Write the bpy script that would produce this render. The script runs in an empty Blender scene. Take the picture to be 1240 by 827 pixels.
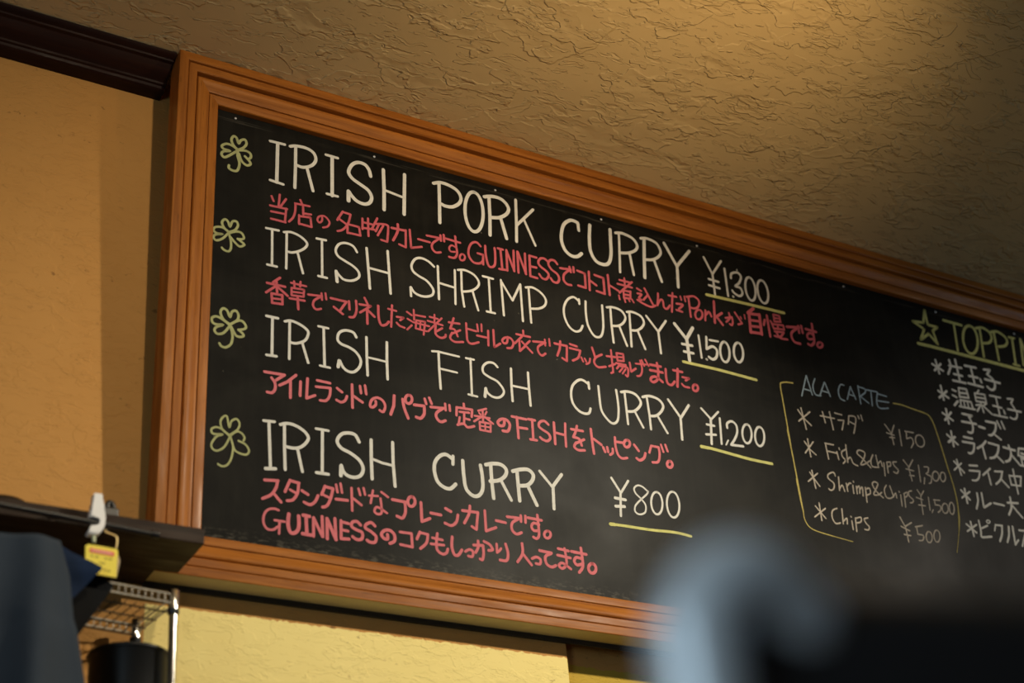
import bpy, bmesh, math, random
from mathutils import Vector, Matrix, noise
random.seed(4)
S = bpy.context.scene
COL = S.collection
V = Vector

# ------------------------------------------------------------------ camera
cam_d = bpy.data.cameras.new('camera'); cam = bpy.data.objects.new('camera', cam_d); COL.objects.link(cam)
cam_d.sensor_width = 36.0; cam_d.lens = 57.768; cam_d.clip_start = 0.02
cam.matrix_world = Matrix(((0.866073, -0.198583, -0.458784, -0.789298), (-0.493617, -0.484944, -0.721923, -2.197212), (-0.079123, 0.851701, -0.51802, 1.1), (0.0, 0.0, 0.0, 1.0)))
cam_d.dof.use_dof = True; cam_d.dof.focus_distance = 2.95; cam_d.dof.aperture_fstop = 2.8
S.camera = cam
vs = S.view_settings
vs.view_transform = 'Standard'; vs.look = 'None'; vs.exposure = 0.0; vs.gamma = 1.0; vs.use_curve_mapping = False

# ------------------------------------------------------------------ light
wd = bpy.data.worlds.new('dim_room'); S.world = wd; wd.use_nodes = True
bg = wd.node_tree.nodes['Background']; bg.inputs[0].default_value = (0.55, 0.42, 0.30, 1); bg.inputs[1].default_value = 0.034
def lamp(name, kind, loc, power, color, target=None, **kw):
    d = bpy.data.lights.new(name, kind); d.energy = power; d.color = color
    for k, v in kw.items(): setattr(d, k, v)
    o = bpy.data.objects.new(name, d); COL.objects.link(o); o.location = loc
    if target is not None:
        o.rotation_euler = (V(target) - V(loc)).to_track_quat('-Z', 'Y').to_euler()
    return o
lamp('main_downlight', 'SPOT', (1.62, -1.60, 2.98), 150, (1.0, .89, .69), (.38, 0, 1.76), spot_size=math.radians(70), spot_blend=.9, shadow_soft_size=.035)
lamp('ceiling_downlight', 'SPOT', (.12, -1.60, 2.98), 34, (1.0, .84, .60), (.10, 0, 2.20), spot_size=math.radians(96), spot_blend=.85, shadow_soft_size=.03)
lamp('far_downlight', 'SPOT', (2.95, -1.60, 2.98), 56, (1.0, .88, .72), (2.0, 0, 1.95), spot_size=math.radians(66), spot_blend=.9, shadow_soft_size=.05)
lamp('ceiling_washer', 'SPOT', (.70, -1.05, 2.46), 17, (1.0, .68, .33), (.68, -.42, 3.05), spot_size=math.radians(94), spot_blend=1.0, shadow_soft_size=.04)
lamp('daylight_window', 'AREA', (4.3, -2.3, 2.2), 10, (.50, .74, 1.0), (1.2, 0, 2.2), shape='RECTANGLE', size=1.0, size_y=1.3)
lamp('chair_fill', 'AREA', (-2.0, -2.35, 1.5), 15.5, (.66, .86, 1.0), (-.5, -1.85, 1.28), shape='RECTANGLE', size=.7, size_y=1.0)  # unseen area light added beside the chair to brighten its tube


# ------------------------------------------------------------------ helpers
def tag(o, label=None, cat=None, group=None, kind=None):
    if label: o['label'] = label
    if cat: o['category'] = cat
    if group: o['group'] = group
    if kind: o['kind'] = kind
    return o
def thing(name, label, cat, loc=(0, 0, 0), rot=(0, 0, 0)):
    o = bpy.data.objects.new(name, None); COL.objects.link(o); o.location = loc; o.rotation_euler = rot
    o.empty_display_size = 0.05
    return tag(o, label, cat)
def link(name, bm, m, parent=None, smooth=False, mat4=None, auto=None):
    me = bpy.data.meshes.new(name)
    bmesh.ops.recalc_face_normals(bm, faces=bm.faces)
    bm.to_mesh(me); bm.free()
    o = bpy.data.objects.new(name, me); COL.objects.link(o)
    for x in (m if isinstance(m, (list, tuple)) else [m]): me.materials.append(x)
    if smooth:
        for p in me.polygons: p.use_smooth = True
        if auto: me.set_sharp_from_angle(angle=math.radians(auto))
    if parent: o.parent = parent
    if mat4 is not None: o.matrix_local = mat4
    return o
def box(bm, lo, hi, bevel=0.0):
    b = bmesh.new(); bmesh.ops.create_cube(b, size=1.0)
    for v in b.verts:
        v.co = V([lo[i] + (v.co[i] + .5) * (hi[i] - lo[i]) for i in range(3)])
    if bevel: bmesh.ops.bevel(b, geom=b.edges[:], offset=bevel, segments=3, profile=.5, affect='EDGES')
    t = bpy.data.meshes.new('t'); b.to_mesh(t); b.free(); bm.from_mesh(t); bpy.data.meshes.remove(t)
def smooth_path(pts, n=5, closed=False):
    P = [V(p) for p in pts]
    if len(P) < 3: return P
    out = []
    N = len(P)
    for i in range(N if closed else N - 1):
        if closed: p0, p1, p2, p3 = P[(i-1) % N], P[i], P[(i+1) % N], P[(i+2) % N]
        else: p0, p1, p2, p3 = P[max(i-1, 0)], P[i], P[i+1], P[min(i+2, N-1)]
        for k in range(n):
            t = k / n
            out.append(.5*((2*p1) + (p2-p0)*t + (2*p0-5*p1+4*p2-p3)*t*t + (3*p1-p0-3*p2+p3)*t*t*t))
    if not closed: out.append(P[-1])
    return out
def tube(bm, pts, r, seg=10, caps=True):
    P = [V(p) for p in pts]; rings = []
    up = None
    for i, p in enumerate(P):
        d = (P[min(i+1, len(P)-1)] - P[max(i-1, 0)]).normalized()
        if up is None:
            up = V((0, 0, 1)) if abs(d.z) < .9 else V((1, 0, 0))
        a = d.cross(up).normalized(); b = a.cross(d).normalized(); up = b
        rr = r[i] if isinstance(r, (list, tuple)) else r
        rings.append([bm.verts.new(p + rr*(math.cos(2*math.pi*k/seg)*a + math.sin(2*math.pi*k/seg)*b)) for k in range(seg)])
    for i in range(len(rings)-1):
        for k in range(seg):
            bm.faces.new((rings[i][k], rings[i][(k+1) % seg], rings[i+1][(k+1) % seg], rings[i+1][k]))
    if caps:
        bm.faces.new(rings[0]); bm.faces.new(rings[-1])
def lathe(bm, prof, seg=40, mat=None):
    rings = []
    for r, z in prof:
        rings.append([bm.verts.new(V((r*math.cos(2*math.pi*k/seg), r*math.sin(2*math.pi*k/seg), z))) for k in range(seg)])
    for i in range(len(rings)-1):
        for k in range(seg):
            bm.faces.new((rings[i][k], rings[i][(k+1) % seg], rings[i+1][(k+1) % seg], rings[i+1][k]))
    bm.faces.new(rings[0]); bm.faces.new(rings[-1])
    if mat is not None: bmesh.ops.transform(bm, matrix=mat, verts=bm.verts)

# ------------------------------------------------------------------ materials
class NT:
    def __init__(s, name, rough=.5, metal=0., spec=.5):
        s.m = bpy.data.materials.new(name); s.m.use_nodes = True; s.t = s.m.node_tree
        s.b = s.t.nodes['Principled BSDF']
        s.b.inputs['Roughness'].default_value = rough; s.b.inputs['Metallic'].default_value = metal
        s.b.inputs['Specular IOR Level'].default_value = spec
    def n(s, kind, **kw):
        x = s.t.nodes.new(kind)
        for k, v in kw.items():
            if k.startswith('i_'): x.inputs[k[2:].replace('_', ' ')].default_value = v
            else: setattr(x, k, v)
        return x
    def l(s, a, b): s.t.links.new(a, b)
    def coord(s, scale=(1, 1, 1), rot=(0, 0, 0)):
        c = s.n('ShaderNodeTexCoord'); mp = s.n('ShaderNodeMapping')
        mp.inputs['Scale'].default_value = scale; mp.inputs['Rotation'].default_value = rot
        s.l(c.outputs['Object'], mp.inputs[0]); return mp.outputs[0]
    def noise(s, vec, scale, detail=4, rough=.55, dist=0.):
        x = s.n('ShaderNodeTexNoise'); x.inputs['Scale'].default_value = scale; x.inputs['Detail'].default_value = detail
        x.inputs['Roughness'].default_value = rough; x.inputs['Distortion'].default_value = dist
        s.l(vec, x.inputs['Vector']); return x.outputs['Fac']
    def ramp(s, fac, stops):
        x = s.n('ShaderNodeValToRGB'); e = x.color_ramp.elements
        while len(e) < len(stops): e.new(.5)
        for q, (p, c) in zip(e, stops):
            q.position = p; q.color = (c, c, c, 1) if isinstance(c, (int, float)) else tuple(c) + (1,)
        s.l(fac, x.inputs[0]); return x.outputs[0]
    def math(s, op, a, b=None, clamp=False):
        x = s.n('ShaderNodeMath', operation=op); x.use_clamp = clamp
        for i, q in enumerate((a, b)):
            if q is None: continue
            if isinstance(q, (int, float)): x.inputs[i].default_value = q
            else: s.l(q, x.inputs[i])
        return x.outputs[0]
    def mix(s, fac, a, b):
        x = s.n('ShaderNodeMix', data_type='RGBA')
        for i, q in ((0, fac), (6, a), (7, b)):
            if isinstance(q, (int, float)): x.inputs[i].default_value = q
            elif isinstance(q, tuple): x.inputs[i].default_value = q + (1,)
            else: s.l(q, x.inputs[i])
        return x.outputs[2]
    def bump(s, h, strength, dist, prev=None):
        x = s.n('ShaderNodeBump'); x.inputs['Strength'].default_value = strength; x.inputs['Distance'].default_value = dist
        s.l(h, x.inputs['Height'])
        if prev: s.l(prev, x.inputs['Normal'])
        return x.outputs[0]
    def out(s, color=None, rough=None, normal=None):
        if color is not None:
            if isinstance(color, tuple): s.b.inputs['Base Color'].default_value = color + (1,)
            else: s.l(color, s.b.inputs['Base Color'])
        if rough is not None: s.l(rough, s.b.inputs['Roughness'])
        if normal is not None: s.l(normal, s.b.inputs['Normal'])
        return s.m
def plain(name, c, rough=.5, metal=0., spec=.5, bump=0., bscale=400., var=.12):
    t = NT(name, rough, metal, spec); v = t.coord()
    f = t.noise(v, 35, 3)
    col = t.mix(f, tuple(x*(1-var) for x in c), tuple(min(1, x*(1+var)) for x in c))
    nrm = t.bump(t.noise(v, bscale, 2), bump, .001) if bump else None
    return t.out(col, None, nrm)

def plaster_height(t, v, sc=1.0, dens=0.):
    # trowelled plaster: flat smears with a few crisp lifted edges
    def warped(scale, amt, seed):
        mp = t.n('ShaderNodeMapping'); mp.inputs['Location'].default_value = (seed, seed*.7, seed*1.3); t.l(v, mp.inputs[0])
        x = t.n('ShaderNodeTexNoise'); x.inputs['Scale'].default_value = scale*sc; x.inputs['Detail'].default_value = 4; x.inputs['Roughness'].default_value = .6
        t.l(mp.outputs[0], x.inputs['Vector'])
        k = t.n('ShaderNodeVectorMath', operation='SCALE'); k.inputs['Scale'].default_value = amt/sc; t.l(x.outputs['Color'], k.inputs[0])
        d = t.n('ShaderNodeVectorMath', operation='ADD'); t.l(mp.outputs[0], d.inputs[0]); t.l(k.outputs[0], d.inputs[1])
        return d.outputs[0]
    def layer(scale, rot, sy, thr, width, seed, amt):
        w = warped(7., amt, seed)
        mp = t.n('ShaderNodeMapping'); mp.inputs['Rotation'].default_value = (0, 0, rot); mp.inputs['Scale'].default_value = (1, sy, 1)
        t.l(w, mp.inputs[0])
        f = t.noise(mp.outputs[0], scale*sc, 2, .45)
        return t.ramp(f, [(thr, 0.), (thr+width, 1.), (min(.99, thr+.17), .12)])
    h = t.math('MULTIPLY', layer(4.2, .5, 1.7, .55-dens, .012, 0., .16), .45)
    h = t.math('ADD', h, t.math('MULTIPLY', layer(6.5, -.6, 2.2, .57-dens, .012, 5., .13), .5))
    h = t.math('ADD', h, t.math('MULTIPLY', layer(10., .2, 2.4, .60-dens, .012, 9., .10), .6))
    h = t.math('ADD', h, t.math('MULTIPLY', layer(16., 1.0, 4.0, .60-dens, .016, 14., .07), .55))
    h = t.math('ADD', h, t.math('MULTIPLY', layer(22., -.2, 5.0, .61-dens, .018, 21., .05), .45))
    h = t.math('ADD', h, t.math('MULTIPLY', t.noise(v, 90*sc, 3), .05))
    h = t.math('ADD', h, t.math('MULTIPLY', t.noise(v, 3.0*sc, 2), 1.6))
    return h
def m_ceiling():
    t = NT('cream_plaster', .75, spec=.25); v = t.coord()
    h = plaster_height(t, v)
    col = t.mix(t.noise(v, 3, 5), (.61, .445, .215), (.69, .525, .27))
    return t.out(col, None, t.bump(h, 1.0, .0038))
def m_wall():
    t = NT('painted_plaster', .7, spec=.25); v = t.coord()
    sep = t.n('ShaderNodeSeparateXYZ'); t.l(v, sep.inputs[0]); X, Z = sep.outputs[0], sep.outputs[2]
    edge = t.math('MULTIPLY', t.math('SUBTRACT', t.noise(v, 45, 5, .65), .5), .016)
    # yellow coat below and to the right of a hand-cut paint line
    a = t.math('LESS_THAN', t.math('ADD', Z, edge), 2.066)
    b = t.math('GREATER_THAN', t.math('ADD', X, t.math('MULTIPLY', edge, .15)), -.072)
    yel = t.math('MULTIPLY', a, b)
    o1 = t.mix(t.noise(v, 5, 5, .6), (.51, .243, .058), (.585, .295, .08))
    y1 = t.mix(t.noise(v, 6, 4), (.86, .69, .245), (.90, .74, .29))
    y1 = t.mix(t.math('GREATER_THAN', X, .660-.001), y1, (.50, .33, .035)); col = t.mix(yel, o1, y1)  # right of the step: shade painted in as a darker mustard
    sp = t.ramp(t.noise(t.coord((1, 1, 1.7)), 38, 3, .65), [(.635, 0.), (.675, 1.)])
    sp2 = t.ramp(t.noise(v, 7, 2), [(.46, 0.), (.58, 1.)])
    col = t.mix(t.math('MULTIPLY', t.math('MULTIPLY', sp, sp2), .6), col, (.16, .07, .02))
    h = plaster_height(t, t.coord(rot=(math.pi/2, 0, 0)), 1.6)
    return t.out(col, None, t.bump(h, .55, .0016))
def m_wood(name, c1, c2, rough=.33, gs=1., spec=.16):
    t = NT(name, rough, spec=spec)
    v = t.coord((1.2*gs, 26*gs, 26*gs)); v2 = t.coord((3, 14, 14))
    g = t.noise(v, 3.0, 6, .62, .6)
    col = t.mix(t.ramp(g, [(.33, 0.), (.68, 1.)]), c1, c2)
    k = t.ramp(t.noise(t.coord((1, 8, 8)), 9, 4), [(.56, 0.), (.72, 1.)])
    col = t.mix(t.math('MULTIPLY', k, .22), col, tuple(x*.45 for x in c1))
    ps = t.ramp(t.noise(t.coord((2, 30, 30)), 14, 3, .6), [(.62, 0.), (.70, 1.)])      # open pores and wear
    col = t.mix(t.math('MULTIPLY', ps, .5), col, tuple(x*.3 for x in c1))
    r = t.ramp(t.noise(v2, 4, 4), [(.3, rough*.75), (.8, min(1, rough*1.5))])
    return t.out(col, r, t.bump(g, .25, .0006))
def m_board():
    t = NT('blackboard_paint', .5, spec=.065); v = t.coord()
    sep = t.n('ShaderNodeSeparateXYZ'); t.l(v, sep.inputs[0]); X, Z = sep.outputs[0], sep.outputs[2]
    sm = t.ramp(t.noise(t.coord((1, 1, 1.6)), 3.2, 5, .62, .8), [(.42, 0.), (.8, 1.)])      # wiped-chalk clouds
    st = t.ramp(t.noise(t.coord((22, 1, 3)), 2.5, 4, .6), [(.45, 0.), (.85, 1.)])
    haze = t.math('ADD', t.math('MULTIPLY', sm, .075), t.math('MULTIPLY', st, .03))
    # chalk dust that has settled ragged along the lower edge; pale streaks near the upper edge
    d0 = t.ramp(t.math('ADD', Z, .006), [(.0, 1.), (.026, 0.)])
    d1 = t.ramp(t.noise(t.coord((9, 1, 26)), 7, 5, .7), [(.50, 0.), (.62, 1.)])
    dust = t.math('MULTIPLY', t.math('MULTIPLY', d0, d1), .55)
    e0 = t.math('MULTIPLY', t.math('GREATER_THAN', Z, .781), t.ramp(t.noise(t.coord((5, 1, 200)), 2.2, 4), [(.5, 0.), (.64, 1.)]))
    e0 = t.math('MULTIPLY', e0, t.math('LESS_THAN', Z, .788))
    dot = t.ramp(t.noise(v, 75, 1), [(.79, 0.), (.82, .5)])
    tot = t.math('ADD', t.math('ADD', haze, dust), t.math('ADD', t.math('MULTIPLY', e0, .22), dot), True)
    col = t.mix(tot, (.0052, .0052, .0046), (.155, .142, .112))
    r = t.ramp(t.noise(v, 5, 4), [(.3, .37), (.7, .47)])
    return t.out(col, r, t.bump(t.noise(v, 160, 3), .12, .0006))
def m_chalk(name, c, lo=.72, solid=True):
    t = NT(name, .85, spec=.15); v = t.coord()
    f = t.ramp(t.noise(v, 420 if not solid else 90, 3, .6), [(.3, 0.), (.6, 1.)])
    return t.out(t.mix(f, tuple(x*lo for x in c), c))

M = dict(
    wall=m_wall(), ceiling=m_ceiling(), board=m_board(),
    frame=m_wood('varnished_frame_wood', (.225, .068, .009), (.40, .142, .023), .40),
    crown=m_wood('dark_mahogany', (.014, .0045, .003), (.028, .009, .005), .55),
    plank=m_wood('dark_walnut_plank', (.016, .0085, .005), (.036, .019, .011), .6, 1., .2),
    white=m_chalk('white_chalk', (.64, .625, .57), .88), red=m_chalk('red_chalk', (.50, .10, .12), .82), rose=m_chalk('rose_chalk', (.62, .17, .19), .85),
    olive=m_chalk('olive_chalk', (.40, .41, .19), .75),
    yellow=m_chalk('yellow_chalk', (.56, .54, .19), .8), gold=m_chalk('gold_chalk', (.58, .47, .14), .45, False),
    pale=m_chalk('pale_chalk', (.60, .52, .41), .5, False), blue=m_chalk('blue_chalk', (.36, .46, .52), .5, False),
    beige=m_chalk('beige_chalk', (.72, .69, .60), .85),
    chrome=plain('chrome', (.80, .78, .74), .16, 1., var=.03), black_metal=plain('black_metal', (.012, .012, .013), .35, 0., .5),
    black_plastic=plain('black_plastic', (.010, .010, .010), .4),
    clip=plain('milky_plastic', (.80, .79, .78), .4, var=.04), pinm=plain('pin_steel', (.72, .72, .72), .3, .6),
    floor=m_wood('floor_boards', (.10, .055, .03), (.17, .095, .05), .4),
)

# ------------------------------------------------------------------ the room
CEIL = 3.0568
def grid_plane(name, x0, x1, y0, y1, z, mat, nx=2, ny=2):
    bm = bmesh.new()
    vv = [[bm.verts.new((x0+(x1-x0)*i/nx, y0+(y1-y0)*j/ny, z)) for j in range(ny+1)] for i in range(nx+1)]
    for i in range(nx):
        for j in range(ny): bm.faces.new((vv[i][j], vv[i+1][j], vv[i+1][j+1], vv[i][j+1]))
    return link(name, bm, mat)
bm = bmesh.new(); box(bm, (-2.6, -3.6, CEIL), (4.6, .20, CEIL+.08)); tag(link('ceiling', bm, M['ceiling']), kind='structure')
bm = bmesh.new(); box(bm, (-2.6, -3.6, -.06), (4.6, .20, 0)); tag(link('floor', bm, M['floor']), kind='structure')
# back wall: the part right of XS steps back by 2.5 cm
XS = .660
bm = bmesh.new()
prof = [(-2.6, 0), (XS-.003, 0), (XS, .003), (XS, .028), (4.6, .028), (4.6, .16), (-2.6, .16)]
lo = [bm.verts.new((x, y, 0)) for x, y in prof]; hi = [bm.verts.new((x, y, CEIL)) for x, y in prof]
for i in range(len(prof)):
    j = (i+1) % len(prof); bm.faces.new((lo[i], lo[j], hi[j], hi[i]))
bm.faces.new(lo); bm.faces.new(hi)
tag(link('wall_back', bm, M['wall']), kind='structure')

# crown moulding left of the board
def extrude_x(bm, prof, x0, x1):
    a = [bm.verts.new((x0, y, z)) for y, z in prof]; b = [bm.verts.new((x1, y, z)) for y, z in prof]
    for i in range(len(prof)):
        j = (i+1) % len(prof); bm.faces.new((a[i], a[j], b[j], b[i]))
    bm.faces.new(a); bm.faces.new(b)
CZ = CEIL - .0008
cp = [(0, CZ), (0, CZ-.041), (-.026, CZ-.041), (-.030, CZ-.039), (-.0315, CZ-.0345), (-.036, CZ-.0335), (-.037, CZ-.030), (-.043, CZ-.027), (-.052, CZ-.024), (-.060, CZ-.019), (-.065, CZ-.013), (-.067, CZ-.011),
      (-.074, CZ-.0105), (-.0755, CZ-.0075), (-.081, CZ-.0065), (-.086, CZ-.004), (-.088, CZ-.0015), (-.088, CZ)]
bm = bmesh.new(); extrude_x(bm, cp, -2.55, -.0815)
tag(link('trim_1', bm, M['crown'], None, True, None, 25), kind='structure')


# ------------------------------------------------------------------ chalkboard
LB, HB, WF = 2.36, .80, 0.07978
board = thing('chalkboard', 'long black menu chalkboard in a moulded reddish wood frame under the ceiling', 'chalkboard', (0.0, -0.02216, 2.17848), (0.052360, 0, 0))
bm = bmesh.new(); box(bm, (-.004, 0, -.0095), (LB+.004, .009, HB+.004))
surf = link('writing_surface', bm, M['board'], board)
e = 0.03263/.0326
P = [(0, -.012), (0, .0312*e), (.006, .0323*e), (.020, .0326*e), (.190, .0326*e), (.204, .0320*e), (.210, .0308*e), (.213, .0265*e), (.230, .0265*e), (.236, .0283*e),
     (.252, .0292*e), (.400, .0288*e), (.416, .0282*e), (.424, .0268*e), (.428, .0160*e), (.462, .0160*e), (.466, .0195*e), (.480, .0218*e), (.505, .0230*e), (.535, .0232*e),
     (.575, .0226*e), (.64, .0203*e), (.70, .0175*e), (.745, .0160*e), (.764, .0156*e), (.768, .0116*e), (.786, .0116*e), (.790, .0142*e), (.805, .0148*e), (.94, .0136*e), (.985, .0124*e), (1, .0108*e), (1, -.012)]
PALE = plain('raw_wood_edge', (.50, .42, .26), .75, bump=.1)
def rail(length, org, ex, ey, wy=WF, wa=WF, wb=WF, slot=0):
    # wy: width of this rail; wa, wb: widths of its neighbours at the two mitres
    ex, ey = V(ex), V(ey); ez = ex.cross(ey)
    m = Matrix((ex, ey, ez)).transposed().to_4x4(); m.translation = V(org)
    bm = bmesh.new()
    N = 24
    rings = []
    for k in range(N+1):
        q = k/N
        rings.append([bm.verts.new((t*wa + q*(length-t*wa-t*wb), t*wy, h)) for t, h in P])
    for k in range(N):
        for i in range(len(P)):
            j = (i+1) % len(P); f = bm.faces.new((rings[k][i], rings[k][j], rings[k+1][j], rings[k+1][i]))
            if i == 0: f.material_index = slot
    bm.faces.new(rings[0]); bm.faces.new(rings[-1])
    return link('frame_rail', bm, [M['frame'], PALE], board, True, m, 16)
WB = WF - .0055
rail(LB+2*WF, (LB+WF, 0, HB+WF), (-1, 0, 0), (0, 0, -1))
rail(HB+2*WF, (-WF, 0, HB+WF), (0, 0, -1), (1, 0, 0), WF, WF, WB)
rail(LB+2*WF, (-WF, 0, -WF), (1, 0, 0), (0, 0, 1), WB, WF, WF, 1)
rail(HB+2*WF, (LB+WF, 0, -WF), (0, 0, 1), (-1, 0, 0), WF, WB, WF)
bm = bmesh.new(); box(bm, (-WF+.004, .0125, -WF+.004), (LB+WF-.004, .0165, HB+WF-.004))
tag(link('backing_panel', bm, plain('raw_plywood', (.52, .42, .25), .8, bump=.1), board), 'pale unpainted backing sheet')
bm = bmesh.new(); box(bm, (-WF+.002, .0122, -WF-.0085), (LB+WF-.002, .0165, -WF+.004)); tag(link('gap_shade_strip', bm, M['black_plastic'], board), 'black strip added as shade in the gap behind the lower frame edge')  # black strip added for the shade between frame and wall
for u in (.0363, .3057, .5602, .7994, 1.0309, 1.4165, 1.68, 1.92):
    bm = bmesh.new(); lathe(bm, [(.0016, 0), (.0024, .0006), (.0022, .0014), (.0010, .0020)], 12, Matrix.Translation((u, 0, .7897)) @ Matrix.Rotation(math.pi/2, 4, 'X'))
    link('pin', bm, M['pinm'], board, True)

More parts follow.
